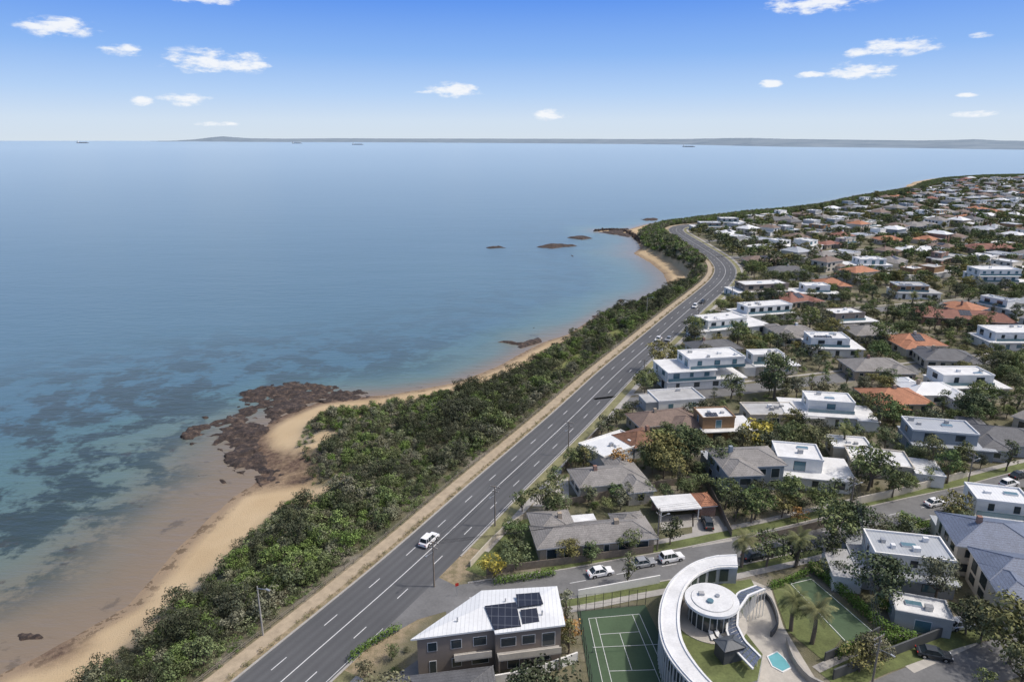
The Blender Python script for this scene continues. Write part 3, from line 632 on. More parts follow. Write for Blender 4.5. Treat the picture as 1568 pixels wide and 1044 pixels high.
for Q in ([(757,963,7.05),(798,958,7.05),(790,921,7.75),(742,927,7.75)],[(793,929,7.7),(832,924,7.7),(826,906,7.85),(790,909,7.85)],[(800,955,7.05),(826,951,7.05),(822,930,7.6),(797,933,7.6)]):
    P=[(*S(u,v,z),z) for u,v,z in Q]; mb.poly(P,'solar_panel'); mb.poly([(x,y,z-.1) for x,y,z in P][::-1],'frame_dark')
for x,y in ((-8,84.5),(-1,88.8),(4.5,86)): mb.cyl(x,y,7,7.9,.12,.12,8,'steel')
mb.at(-13.6,81.6,0,math.atan2(2.0,11)) 
mb.wins(.4,10.8,0,3.3,'s',rng,gap=3.4); mb.wins(.4,10.8,0,.1,'s',rng,gap=3.4)
mb.box(5.2,10.6,-1.5,-.01,3.0,3.2,'concrete'); mb.box(5.2,10.6,-1.5,-1.4,3.2,4.15,'render_cream')
mb.at(-2.4,82.7,0,math.atan2(1.7,9.6))
mb.wins(.4,9.4,0,3.3,'s',rng,gap=3.0,h=1.4); mb.wins(.4,9.4,0,.1,'s',rng,gap=4.4)
mb.box(.2,9.5,-1.6,-.01,3.0,3.2,'concrete'); mb.box(.2,9.5,-1.6,-1.5,3.2,4.15,'render_cream'); 
for k in (0.3,4.8,9.3): mb.box(k-.12,k+.12,-1.55,-1.3,0,3.0,'render_taupe')
mb.at(-13.6,81.6,0,math.atan2(10,9)); mb.wins(1,12,0,3.3,'n',rng); mb.wins(1,12,0,.1,'n',rng)
mb.obj('two_storey_apartment_house'); FOOT.append((-2,86.5,21,13,.2))
mb=MB(); Wl=SL([(745,1050),(790,1042),(840,1028),(884,1012)]); Wl=catmull(Wl,1); mb.ribbon(offs(Wl,-.12),offs(Wl,.12),0,1.7,'render_white'); mb.obj('rendered_garden_wall')
mb=MB(); x,y=S(690,1068); mb.box(-6,6,-3,3,0,3,'render_dark'); mb.hip(-6,6,-3,3,3.2,.9,'tile_dark'); mb.obj('garage',(x,y-2,0),.16); FOOT.append((x,y-2,14,8,.16))
# ---- tennis court
TC=SL([(884,936),(988,926),(1060,1075),(908,1075)])
def bil(a,b_): 
    p=[np.array(q) for q in TC]; return tuple((p[3]*(1-a)+p[2]*a)*(1-b_)+(p[0]*(1-a)+p[1]*a)*b_)
mb=MB(); mb.poly([(*bil(a,b_),.04) for a,b_ in ((0,0),(1,0),(1,1),(0,1))],'court_dark'); mb.poly([(*bil(a,b_),.045) for a,b_ in ((.14,.1),(.86,.1),(.86,.9),(.14,.9))],'court_green')
def cl(a0,b0,a1,b1,w=.04):
    p=np.array(bil(a0,b0));q=np.array(bil(a1,b1));d=(q-p)/np.linalg.norm(q-p);n=np.array([-d[1],d[0]])*w
    mb.poly([(*(p-n),.05),(*(q-n),.05),(*(q+n),.05),(*(p+n),.05)],'paint_white')
for a in (.14,.24,.76,.86): cl(a,.1,a,.9)
for b_ in (.1,.9): cl(.14,b_,.86,b_)
for b_ in (.3,.7): cl(.24,b_,.76,b_)
cl(.5,.3,.5,.7)
p,q=bil(.1,.5),bil(.9,.5); mb.box(p[0]-.05,p[0]+.05,p[1]-.05,p[1]+.05,0,1.1,'steel'); mb.box(q[0]-.05,q[0]+.05,q[1]-.05,q[1]+.05,0,1.1,'steel')
mb.tube((*p,1.0),(*q,1.0),.04,.04,4,'paint_white'); mb.tube((*p,.85),(*q,.85),.015,.015,4,'frame_dark')
mb.obj('tennis_court'); 
mb=MB()
for (a,b_) in [(k/8,1) for k in range(9)]+[(0,k/10) for k in range(10)]:
    p=bil(a,b_); mb.cyl(p[0],p[1],0,3.2,.05,.05,5,'frame_dark')
for z in (.1,1.2,2.2,3.15): mb.tube((*bil(0,1),z),(*bil(1,1),z),.02,.02,4,'frame_dark'); mb.tube((*bil(0,1),z),(*bil(0,0),z),.02,.02,4,'frame_dark')
mb.obj('court_fence'); FOOT.append((17,88,15,36,.05))
# ---- curved contemporary house
mb=MB(); zR=6.4
outer=catmull(SL([(1128,848),(1095,850),(1060,861),(1030,884),(1013,915),(1008,950),(1014,985),(1030,1014),(1052,1040),(1078,1066)],zR),1.2)
inner=catmull(SL([(1130,868),(1100,868),(1075,876),(1055,893),(1044,918),(1041,950),(1046,980),(1060,1006),(1080,1032),(1104,1056)],zR),1.2)
def rs(P,n): 
    P=np.array(P);s=arclen(P);q=np.linspace(0,s[-1],n);return np.stack([np.interp(q,s,P[:,0]),np.interp(q,s,P[:,1])],1)
O=rs(outer,50);I=rs(inner,50)
mb.ribbon(O,I,zR-.35,zR,'frame_white',top='membrane_white')
M1=O*.9+I*.1;M2=O*.86+I*.14; mb.ribbon(M1,M2,zR+.002,zR+.18,'frame_white'); M1=O*.14+I*.86;M2=O*.1+I*.9; mb.ribbon(M1,M2,zR+.002,zR+.18,'frame_white')
O2=O*.82+I*.18; I2=O*.12+I*.88
mb.ribbon(O2,I2,-.2,zR-.352,'render_grey')
for i in range(0,49,1):
    p=O*.9+I*.1; mb.cyl(p[i][0],p[i][1],0,zR-.36,.09,.09,5,'frame_white')
for i in range(2,47,3):
    a=O2[i]+(O[i]-I[i])*.03; c=O2[i+2]+(O[i+2]-I[i+2])*.03
    mb.poly([(a[0],a[1],3.4),(c[0],c[1],3.4),(c[0],c[1],5.7),(a[0],a[1],5.7)],'glass')
    a=I2[i]+(I[i]-O[i])*.03; c=I2[i+2]+(I[i+2]-O[i+2])*.03
    mb.poly([(a[0],a[1],3.4),(c[0],c[1],3.4),(c[0],c[1],5.7),(a[0],a[1],5.7)],'glass')
POD=list(map(tuple,I2[3:46:3]))+SL([(1160,1040),(1168,1000),(1140,965),(1138,930),(1160,905),(1150,885)],3)
mb.prism(POD,-.2,2.9,'render_grey',top='lawn')
ring=[]; cx,cy=S(1090,918,6.5)
for i in range(53):
    t=math.radians(i*360/52); ring.append((cx+math.cos(t)*5.6,cy+math.sin(t)*5.6))
ring=np.array(ring); rin=(ring-np.array([cx,cy]))*.5+np.array([cx,cy]); mb.ribbon(ring,rin,2.9,3.0,'paving')
mb.cyl(cx,cy,2.9,6.2,3.3,3.3,40,'glass'); 
for i in range(20): t=i*math.pi/10; mb.cyl(cx+3.35*math.cos(t),cy+3.35*math.sin(t),2.9,6.2,.07,.07,5,'frame_white')
mb.cyl(cx,cy,6.2,6.65,4.1,4.1,48,'frame_white',top='membrane_white'); mb.cyl(cx,cy,6.65,6.78,3.2,3.1,40,'membrane_grey',top='membrane_white')
mb.cyl(cx-.5,cy-.8,6.78,7.1,.5,.5,14,'glass_blue'); mb.cyl(cx+1,cy+.5,6.78,7.05,.35,.35,12,'steel'); mb.box(cx-1.8,cx-1,cy+.6,cy+1.3,6.78,7.2,'membrane_grey')
A=rs(SL([(1172,903),(1147,913),(1132,935),(1130,958),(1142,982),(1166,1006)],5),26); B=rs(SL([(1160,893),(1132,903),(1117,930),(1115,962),(1128,990),(1155,1018)],5),26)
for i in range(25):
    w=.12; a,b_,c,d=A[i],A[i]*w+A[i+1]*(1-w),B[i]*w+B[i+1]*(1-w),B[i]
    mb.poly([(a[0],a[1],5.2),(b_[0],b_[1],5.2),(c[0],c[1],4.6),(d[0],d[1],4.6)],'slate_blue')
    mb.cyl(A[i][0],A[i][1],0,5.15,.06,.06,4,'frame_white')
def lat(P,o): return offs(P,o)
mb.ribbon(A,lat(A,.3),4.9,5.25,'frame_white'); mb.ribbon(B,lat(B,.3),4.35,4.58,'frame_white')
mb.obj('curved_contemporary_house'); FOOT.append((36,88,26,34,0))
mb=MB(); x,y=S(1115,1005,2.9); mb.box(-1.6,1.6,-1.2,1.2,0,2.2,'render_dark'); mb.hip(-1.6,1.6,-1.2,1.2,2.38,.5,'metal_dark',ov=.2,fascia='frame_dark'); mb.obj('garden_shed',(x,y,2.9),.3)
for k,(u,v) in enumerate([(1090,975),(1104,978),(1116,968),(1128,985)]):
    mb=MB(); mb.box(-.35,.35,-1,.5,.28,.36,'frame_white'); mb.poly([(-.35,.5,.33),(.35,.5,.33),(.35,1.1,.8),(-.35,1.1,.8)],'frame_white')
    for a in (-.3,.3):
        for b_ in (-.9,.4): mb.box(a-.03,a+.03,b_-.03,b_+.03,0,.28,'steel')
    x,y=S(u,v,2.9); mb.obj('sun_lounger',(x,y,2.9),k*.5)
mb=MB(); P=SL([(1150,888),(1180,900),(1200,960),(1262,1060),(1120,1090),(1150,1000),(1130,950)]); mb.poly([(x,y,.05) for x,y in P][::-1],'paving'); mb.obj('paved_terrace')
mb=MB(); P=SL([(1176,1006),(1190,999),(1202,1010),(1210,1022),(1198,1028),(1183,1020)]); c=np.mean(np.array(P),axis=0); mb.prism([tuple(c+(np.array(p)-c)*1.14) for p in P],0,.16,'frame_white'); mb.poly([(x,y,.17) for x,y in P][::-1],'pool_water'); mb.obj('swimming_pool')
mb=MB(); mb.poly([(x,y,.06) for x,y in SL([(1180,893),(1215,890),(1290,975),(1262,1012),(1205,965)])][::-1],'lawn'); mb.obj('garden_lawn')
mb=MB(); P=SL([(1205,890),(1240,882),(1345,972),(1300,990)]); mb.poly([(x,y,.08) for x,y in P][::-1],'court_green')
for a,b_ in ((0,1),(1,2),(2,3),(3,0)):
    p,q=np.array(P[a]),np.array(P[b_]); c=np.mean(np.array(P),axis=0); p=c+(p-c)*.9;q=c+(q-c)*.9; d=(q-p)/np.linalg.norm(q-p); n=np.array([-d[1],d[0]])*.05
    mb.poly([(*(p-n),.085),(*(q-n),.085),(*(q+n),.085),(*(p+n),.085)],'paint_white')
mb.obj('lawn_court')
def wallrun(name,px,h,w,mat,z=0):
    P=catmull(SL(px,z),1.2); mb=MB(); mb.ribbon(offs(P,-w/2),offs(P,w/2),z-.1,z+h,mat); return mb.obj(name)
wallrun('garden_wall',[(1345,972),(1300,995),(1262,1012)],1.6,.2,'render_dark'); wallrun('curved_retaining_wall',[(1205,985),(1215,1015),(1240,1045),(1275,1060)],1.2,.35,'concrete')
wallrun('curved_retaining_wall',[(1155,925),(1172,915),(1185,935),(1190,960),(1180,975)],1.0,.3,'render_dark')
wallrun('garden_wall',[(1275,1040),(1350,1010),(1440,975)],1.8,.25,'render_dark'); wallrun('front_fence',[(885,915),(950,903),(1010,892)],1.6,.2,'render_white')
wallrun('timber_fence',[(745,880),(800,872),(880,862),(950,852),(1000,846)],1.5,.12,'fence_paling'); wallrun('timber_fence',[(845,778),(900,768),(1000,748),(1075,737)],1.7,.12,'fence_paling')
wallrun('timber_fence',[(1080,740),(1100,780),(1120,822)],1.7,.12,'fence_paling'); wallrun('timber_fence',[(720,868),(760,825),(800,795)],1.3,.12,'render_cream')
wallrun('timber_fence',[(1130,838),(1200,822),(1290,800)],1.8,.12,'fence_paling'); wallrun('rendered_garden_wall',[(1300,775),(1380,757),(1480,730)],1.8,.2,'render_cream')
wallrun('timber_fence',[(860,725),(890,690),(925,655)],1.6,.12,'fence_paling')
mb=MB(); mb.poly([(x,y,.03) for x,y in SL([(1060,785),(1100,790),(1122,828),(1060,838)])][::-1],'concrete'); mb.poly([(x,y,.03) for x,y in SL([(1010,790),(1062,786),(1062,806),(1012,812)])][::-1],'concrete'); mb.obj('driveway')
mb=MB(); mb.poly([(x,y,.03) for x,y in SL([(815,775),(830,745),(870,730),(872,775)])][::-1],'paving'); mb.obj('driveway')
mb=MB(); mb.poly([(x,y,.03) for x,y in SL([(590,1044),(640,1010),(650,1060),(600,1090)])][::-1],'asphalt_side'); mb.obj('driveway')
mb=MB(); mb.poly([(x,y,.02) for x,y in SL([(712,872),(790,797),(835,790),(850,850),(740,882)])][::-1],'lawn'); mb.obj('front_lawn')
mb=MB(); mb.poly([(x,y,.08) for x,y in SL([(1400,815),(1432,822),(1445,829),(1412,830)])][::-1],'pool_water'); mb.obj('swimming_pool')
mb=MB(); mb.poly([(x,y,.03) for x,y in SL([(1340,985),(1430,950),(1500,985),(1400,1030)])][::-1],'paving'); mb.obj('driveway')
# ------------------------------------------------------------------ procedural suburb
ANG=math.radians(17); ax=np.array([math.cos(ANG),math.sin(ANG)]); bx=np.array([-ax[1],ax[0]])
farc=SL([(1085,343),(1140,334),(1200,330),(1250,324),(1300,311),(1350,303),(1400,295),(1450,280),(1500,275),(1600,273)])
SUB=list(ROAD[::2])+farc+[(3000,1950),(4000,1950),(4000,-60)]
cand=[]
for k in range(0,27):
    for row in (19,53):
        b0=99+72*k+row
        a=-100
        while a<1900:
            a+=random.uniform(15,21); cand.append((a,b0+random.uniform(-4,4),0 if row==19 else math.pi))
C=np.array([[*(ax*a+bx*b_),r] for a,b_,r in cand]); X,Y=C[:,0],C[:,1]
ok=inpoly(X,Y,SUB)&(pdist(X,Y,ROAD[::3])>20)&(X<.86*Y+30)&(pdist(X,Y,SIDE)>13)&(pdist(X,Y,BST)>13)&(Y<1950)&inpoly(X,Y,crestP)&(pdist(X,Y,crestP)>14)
C=C[ok]
roofs=['tile_grey']*7+['tile_brown']*4+['tile_terracotta']*4+['tile_red']*2+['tile_dark']*4+['metal_grey']*4+['metal_white']*3
walls=['render_white']*6+['render_cream']*5+['brick_cream']*2+['brick_red','render_grey','render_taupe','render_bluegrey']
MB.caps=False
big=MB(); nh=0
for x,y,r in C:
    if infoot(x,y,8.5): continue
    if random.random()<.04: continue
    D=math.hypot(x,y); rng=random.Random(int(x*7+y*13)); rr=ANG+r+rng.gauss(0,.08)+.25*math.sin(x*.006)+rng.choice([0,0,0,math.pi/2])
    w=rng.uniform(12,17); d=rng.uniform(9,15)
    if D<330: mb=MB(); tgt=mb
    else: tgt=big; big.at(x,y,0,rr)
    mod=rng.random()<.42
    st=rng.choice([1,1,2]) if not mod else rng.choice([1,2,2])
    if mod: modern_house(tgt,w,d,st,rng.choice(['membrane_white','membrane_white','membrane_white','membrane_grey','metal_grey','metal_white']),rng.choice(walls),rng,lod=0 if D<330 else 1)
    else: hip_house(tgt,w,d,st,rng.choice(roofs),rng.choice(walls),rng,lod=0 if D<330 else 1)
    if D<330: mb.obj('suburban_house',(x,y,0),rr)
    FOOT.append((x,y,w+.5,d+2,rr)); nh+=1
big.obj('distant_houses')
for k in range(1,21):
    P=[tuple(ax*a+bx*(99+72*k)) for a in range(-100,1800,12)]
    P=np.array(P); o=inpoly(P[:,0],P[:,1],SUB)&(P[:,0]<.9*P[:,1]+30)&(P[:,1]<1900); P=P[o]
    if len(P)>3: strip('suburban_street',P,-3.8,3.8,.02,'asphalt_side'); strip('footpath',P,-6.5,-5.2,.03,'concrete')
cellidx={}
for i,f in enumerate(FOOT): cellidx.setdefault((int(f[0]//30),int(f[1]//30)),[]).append(f)
def blocked(x,y,mar):
    cx,cy=int(x//30),int(y//30)
    for a in (-1,0,1):
        for b_ in (-1,0,1):
            for fx,fy,w,d,r in cellidx.get((cx+a,cy+b_),()):
                dx,dy=x-fx,y-fy; c,s=math.cos(r),math.sin(r)
                if abs(dx*c+dy*s)<w/2+mar and abs(-dx*s+dy*c)<d/2+mar: return True
    return False
LAWNS=[SL([(1170,880),(1240,870),(1360,975),(1280,1040),(1110,1080),(1120,900)]),SL([(860,920),(1000,905),(1080,1080),(880,1080)]),SL([(1390,805),(1465,825),(1460,845),(1390,845)]),SL([(1050,780),(1110,780),(1130,835),(1040,840)]),SL([(800,790),(830,740),(880,730),(880,780)]),SL([(1340,985),(1430,950),(1500,985),(1400,1030)]),SL([(590,1044),(620,990),(640,930),(880,905),(880,1060),(600,1110)]),
 SL([(815,838),(860,848),(1010,838),(1010,818),(830,818)])]
n=60000; 
Yr=50+ (RNG.rand(n)**.8)*1900; Xr=(-.35+1.25*RNG.rand(n))*Yr+RNG.rand(n)*20
ok=inpoly(Xr,Yr,SUB)&(pdist(Xr,Yr,ROAD[::3])>11.5)&(pdist(Xr,Yr,SIDE)>5.2)&(pdist(Xr,Yr,BST)>5)&(Yr<1945)&inpoly(Xr,Yr,crestP)
for L in LAWNS: ok&=~inpoly(Xr,Yr,L)
bb=-Xr*ax[1]+Yr*ax[0]; st_=np.abs(((bb-99+36)%72)-36); ok&=(st_>4.6)|(bb<150)
Xr,Yr=Xr[ok],Yr[ok]
gridocc={}; nearT=[[] for _ in TREES]; farT=[[] for _ in FART]
for x,y in zip(Xr,Yr):
    D=math.hypot(x,y); cs=4.2 if D<420 else 5.8; kx=(int(x/cs),int(y/cs))
    if kx in gridocc: continue
    if blocked(x,y,1.7 if D<420 else 1.0): continue
    if random.random()<.16: continue
    gridocc[kx]=1; s=random.uniform(.42,1.0); r=random.uniform(0,6.28)
    if random.random()<.1: s*=1.35
    if D<420: nearT[random.randrange(len(TREES))].append((x,y,0,s,r))
    else: farT[random.randrange(len(FART))].append((x,y,0,s*random.choice([.75,.9,1.0]),r))
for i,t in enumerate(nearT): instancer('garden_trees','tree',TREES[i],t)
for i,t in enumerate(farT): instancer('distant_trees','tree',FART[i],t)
def jgrid(x0,x1,y0,y1,st):
    X,Y=np.meshgrid(np.arange(x0,x1,st),np.arange(y0,y1,st)); return (X+RNG.uniform(-.48,.48,X.shape)*st).ravel(),(Y+RNG.uniform(-.48,.48,X.shape)*st).ravel()
# garden shrubs between the near houses
Xg,Yg=jgrid(-30,260,75,330,2.7)
ok=inpoly(Xg,Yg,SUB)&(pdist(Xg,Yg,ROAD[::3])>11.3)&(pdist(Xg,Yg,SIDE)>8.4)&(pdist(Xg,Yg,BST)>9.8)&(Xg<.9*Yg)
bb=-Xg*ax[1]+Yg*ax[0]; st_=np.abs(((bb-99+36)%72)-36); ok&=(st_>7)|(bb<150)
for L in LAWNS[:6]: ok&=~inpoly(Xg,Yg,L)
ok&=~inpoly(Xg,Yg,SL([(586,1060),(640,1005),(655,1060),(600,1100)]))
gs_=[[],[]]
for x,y in zip(Xg[ok],Yg[ok]):
    if blocked(x,y,.4) or random.random()<.42: continue
    gs_[random.randrange(2)].append((x,y,-.1,random.uniform(.25,.62),random.uniform(0,6)))
instancer('garden_shrubs','shrub',BUSH[0],gs_[0]); instancer('garden_shrubs','shrub',BUSH[2],gs_[1])
# coastal scrub
sb=[[] for _ in BUSH]; sfar=[]
def scrub(Xr,Yr,far):
    tz,tds,tS,tdv,tV,tdc,tC,tdr=terrain(Xr,Yr)
    ok=tV&(~tC)&(tdv>.8)&(tdr>11.0)
    left=~inpoly(Xr,Yr,SUB); ok|=(tC&left&(tdr>11.0))
    for P in grassP: ok&=~inpoly(Xr,Yr,P)
    if far: ok&=~((Xr<262)&(Yr<432))
    dn_=fbm(Xr*.05,Yr*.05,3,33); cl_=fbm(Xr*.09,Yr*.09,3,77); hi=fbm(Xr*.035,Yr*.035,3,99)
    for i in np.where(ok)[0]:
        x,y=Xr[i],Yr[i]
        if tdv[i]<4 and random.random()<.4: continue
        k=dn_[i]
        if far: sfar.append((x,y,tz[i]-.3,random.uniform(.6,1.2),random.uniform(0,6.28))); continue
        if cl_[i]<.335 and tdv[i]<12: continue
        s=random.uniform(.5,1.15)*(.55+.85*k)*(.6 if tdv[i]<6 else 1)
        j=random.choices(range(5),[3,3,2.2,2.6 if k>.47 else .4,2.6 if hi[i]>.47 else .3])[0]
        if tdr[i]<13.5: j=2; s=min(s,.6)
        sb[j].append((x,y,tz[i]-.25,s,random.uniform(0,6.28)))
scrub(*jgrid(-150,262,30,432,1.95),False)
scrub(*jgrid(60,1500,250,1900,3.5),True); scrub(*jgrid(60,230,433,680,3.0),True)
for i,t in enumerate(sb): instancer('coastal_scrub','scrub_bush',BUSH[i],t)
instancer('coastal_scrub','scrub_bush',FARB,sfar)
VP=offs(resamp(ROAD,1.5),-HW-1.0); pts=[(x+random.uniform(-.2,.2),y+random.uniform(-.2,.2),0,random.uniform(.15,.42),random.uniform(0,6)) for x,y in VP[:420] if random.random()<.7]
tm=tree_mesh('tuft',41,1.7,2.0,12,.3,30,'grass_tuft',0); instancer('verge_planting','grass_tussock',tm,pts)
def T(name,u,v,k,s,mesh=None): x,y=S(u,v); linkobj(name,mesh or TREES[k],(x,y,0),random.uniform(0,6),s)
for u,v,k,s in [(962,893,4,.75),(850,748,3,1.0),(1270,840,0,1.25),(1295,830,5,1.1),(1340,925,5,1.15),(1170,700,5,.9),(1430,925,2,.9),(1500,985,5,.9),(1185,610,2,1.4),(870,858,5,.55),(905,862,3,.8),(965,850,0,.65),(800,782,3,.9),(1050,715,5,1.3),(1010,720,5,1.2),(1110,780,0,.9),(1150,800,0,.9),(1100,735,2,.8),(1545,1015,5,1.3),(1450,740,2,.8),(1335,745,2,.8),(865,960,4,.8),(870,1000,4,.7),(560,1040,3,.6),(600,1010,3,.5),(835,780,1,.8),(990,765,3,.8),(900,772,3,.8),(945,770,1,.7),(780,815,3,.6)]: T('street_tree',u,v,k,s)
ym=tree_mesh('yellow_tree',51,6,3.4,30,.45,26,'leaf_yellow',.15); om=tree_mesh('orange_tree',52,4.5,2.6,22,.42,28,'leaf_orange',.1)
T('yellow_leaved_tree',1155,690,0,1.3,ym); T('yellow_leaved_tree',756,885,0,.7,ym); T('autumn_tree',950,722,0,1.2,om); T('autumn_tree',868,985,0,.9,om); T('autumn_tree',1222,800,0,.7,om); T('autumn_tree',1468,800,0,.8,om)
def palm_mesh(seed,H):
    r=random.Random(seed); tb=MB(); V=[];SH=[]
    for i in range(7): tb.tube((.12*math.sin(i*.5),0,H*i/7),(.12*math.sin((i+1)*.5),0,H*(i+1)/7),.33-.012*i,.32-.012*i,9,'bark')
    for f in range(46):
        az=r.uniform(0,6.283); el=r.uniform(-.35,1.25); L=r.uniform(2.6,3.4); p=Vector((0,0,H)); d=Vector((math.cos(az)*math.cos(el),math.sin(az)*math.cos(el),math.sin(el)))
        sh=r.uniform(.2,.8) if el>0 else .1
        nseg=16
        for s_ in range(nseg):
            d=(d+Vector((0,0,-.085))).normalized(); p2=p+d*L/nseg; side=d.cross(Vector((0,0,1))); 
            if side.length<.01: side=Vector((1,0,0))
            side.normalize(); ll=.62*math.sin(math.pi*(s_+1.5)/(nseg+2))
            for sg in (-1,1):
                tip=p+side*sg*ll+d*.3*ll-Vector((0,0,.25*ll)); q=d*.06
                V+=[tuple(p-q),tuple(p+q),tuple(tip+q*.3),tuple(tip-q*.3)]; SH+=[sh]*4
            p=p2
    me=bpy.data.meshes.new('palm'); nf=len(V)//4; fv=tb.v; ff=[tuple(j+len(V) for j in f) for f in tb.f]
    me.from_pydata(V+[tuple(x) for x in fv],[],[tuple(range(4*i,4*i+4)) for i in range(nf)]+ff)
    me.materials.append(MATS['leaf_palm']); me.materials.append(MATS['bark']); me.polygons.foreach_set('material_index',[0]*nf+[1]*len(ff))
    a=me.attributes.new('shade','FLOAT','POINT'); a.data.foreach_set('value',np.array(SH+[.5]*len(fv),np.float32)); me.update(); return me
PM=[palm_mesh(1,6.0),palm_mesh(2,7.2)]
for u,v,k,s in [(1211,965,0,1.0),(1243,985,0,1.05),(1135,868,0,.95),(1218,868,0,1),(1310,740,1,.8),(1240,690,1,.8),(1290,690,1,.8),(1395,475,1,1.0)]: T('palm_tree',u,v,0,s,PM[k])
def hedge(px,h,w,name='hedge'):
    P=resamp(catmull(SL(px),1),.7); r=random.Random(int(px[0][0])); cl=[]
    cx,cy=P.mean(0)
    for x,y in P:
        for zz in np.arange(.4,h,.6):
            for o in (-w*.3,w*.3): cl.append((x-cx+random.uniform(-.15,.15)+o*.5,y-cy+o*.8,zz,.55,r.uniform(.3,.65)))
    linkobj(name,leafmesh('hedge',cl,.26,60,'leaf_hedge',seed=3),(cx,cy,0))
for px,h,w in [([(1240,872),(1300,920),(1350,965),(1400,985)],1.8,1.2),([(1345,925),(1385,955),(1415,965)],1.6,1.2),([(1285,1005),(1340,985),(1400,985)],1.6,1.2),([(1355,812),(1400,838),(1430,850)],2,1.5),([(540,1010),(570,988),(610,965)],1.5,1.3),([(1380,800),(1420,818)],2.2,1.5),([(1180,900),(1200,895),(1235,880)],1.5,1.0),([(1160,715),(1100,720)],2,1.2),([(760,893),(800,888),(850,880)],1.3,1)]: hedge(px,h,w)
# ------------------------------------------------------------------ vehicles
def car_mesh(paint,suv=False):
    mb=MB(); L=4.6;W=.9; hb=.98 if suv else .86; ht=1.72 if suv else 1.43
    prof=[(-2.3,.35),(-1.85,.3),(-1.8,.55),(-1.55,.72),(-1.2,.72),(-.98,.55),(-.93,.28),(.93,.28),(.98,.55),(1.2,.72),(1.55,.72),(1.8,.55),(1.85,.3),(2.28,.38),(2.32,.6),(2.2,hb-.12),(1.1,hb),(-2.0,hb+.03),(-2.28,hb-.1),(-2.34,.6)]
    n=len(prof)
    def q(i,s,in_=0): x,z=prof[i]; return (x,s*(W-(.10 if z>.8 else 0)),z)
    mb.poly([q(i,-1) for i in range(n)],paint); mb.poly([q(i,1) for i in range(n)][::-1],paint)
    for i in range(n): j=(i+1)%n; mb.poly([q(i,-1),q(i,1),q(j,1),q(j,-1)],paint)
    b0=[(-2.0 if suv else -1.85,hb+.03),(1.15,hb+.0)]; t0=[(-1.75 if suv else -1.1,ht),(.25,ht)]
    y0,y1=.79,.63; B=[(b0[0][0],b0[0][1]),(b0[1][0],b0[1][1])]
    a,b_,c,d=(B[0][0],-y0,hb),(B[1][0],-y0,hb),(B[1][0],y0,hb),(B[0][0],y0,hb)
    e,f,g,h=(t0[0][0],-y1,ht),(t0[1][0],-y1,ht),(t0[1][0],y1,ht),(t0[0][0],y1,ht)
    for F_ in ([a,b_,f,e],[b_,c,g,f],[c,d,h,g],[d,a,e,h]): mb.poly(F_,'glass')
    mb.box(t0[0][0]-.06,t0[1][0]+.06,-y1-.03,y1+.03,ht-.005,ht+.055,paint)
    for s in (-1,1):
        for xb,xt in ((B[0][0],t0[0][0]),(B[1][0],t0[1][0]),(-.45,-.4),(-1.3,-1.15)): mb.tube((xb,s*(y0+.005),hb),(xt,s*(y1+.01),ht),.045,.04,5,paint)
        for wx in (-1.38,1.38):
            yy=s*.93
            ring=[(wx+.33*math.cos(t*math.pi/8),.33+.33*math.sin(t*math.pi/8)) for t in range(16)]
            mb.poly([(x,yy,z) for x,z in ring][::-s],'rubber'); mb.poly([(wx+(x-wx)*.6,yy+s*.01,.33+(z-.33)*.6) for x,z in ring][::-s],'steel')
            for t in range(16):
                u_=(t+1)%16; mb.poly([(ring[t][0],yy,ring[t][1]),(ring[u_][0],yy,ring[u_][1]),(ring[u_][0],yy-s*.25,ring[u_][1]),(ring[t][0],yy-s*.25,ring[t][1])],'rubber')
        mb.box(2.2,2.335,s*.62-.16,s*.62+.16,.62,.76,'frame_white'); mb.box(-2.35,-2.24,s*.65-.13,s*.65+.13,.66,.88,'lamp_red'); mb.box(.75,.9,s*.93-.09,s*.93+.09,.92,1.05,paint)
    mb.box(2.28,2.345,-.45,.45,.45,.62,'frame_dark')
    o=mb.obj('car'); me=o.data; bpy.data.objects.remove(o); return me
CM={('w',1):car_mesh('car_white',True),('w',0):car_mesh('car_white'),('d',0):car_mesh('car_dark'),('s',0):car_mesh('car_silver'),('d',1):car_mesh('car_dark',True),('r',0):car_mesh('car_red')}
def road_dir(x,y,P):
    P=np.array(P); i=int(np.argmin(((P-np.array([x,y]))**2).sum(1))); i=min(max(i,1),len(P)-2); d=P[i+1]-P[i-1]; return math.atan2(d[1],d[0])
def car(u,v,k,P,name='parked_car',flip=0,z=.03,rot=None):
    x,y=S(u,v,.6); r=road_dir(x,y,P)+(math.pi if flip else 0) if rot is None else rot
    linkobj(name,CM[k],(x,y,z),r,1.03)
car(657,826,('w',1),ROAD,'suv_on_road'); car(1008,519,('w',0),ROAD,'car_on_road',1); car(1024,519,('s',0),ROAD,'car_on_road',1); car(1064,469,('w',1),ROAD,'car_on_road',1); car(1076,462,('d',0),ROAD,'car_on_road',1)
for u,v,k in [(919,875,('w',0)),(1028,853,('w',1)),(985,861,('s',0)),(1432,769,('w',0)),(1502,768,('w',0)),(1545,740,('w',1)),(1190,842,('d',1)),(1155,850,('d',0)),(1560,727,('d',0))]: car(u,v,k,SIDE)
car(1045,768,('d',0),SIDE,rot=1.3); car(1083,800,('d',1),SIDE,rot=1.5); car(1470,955,('s',0),SIDE,rot=.2); car(1430,1000,('d',0),SIDE,rot=-.3)
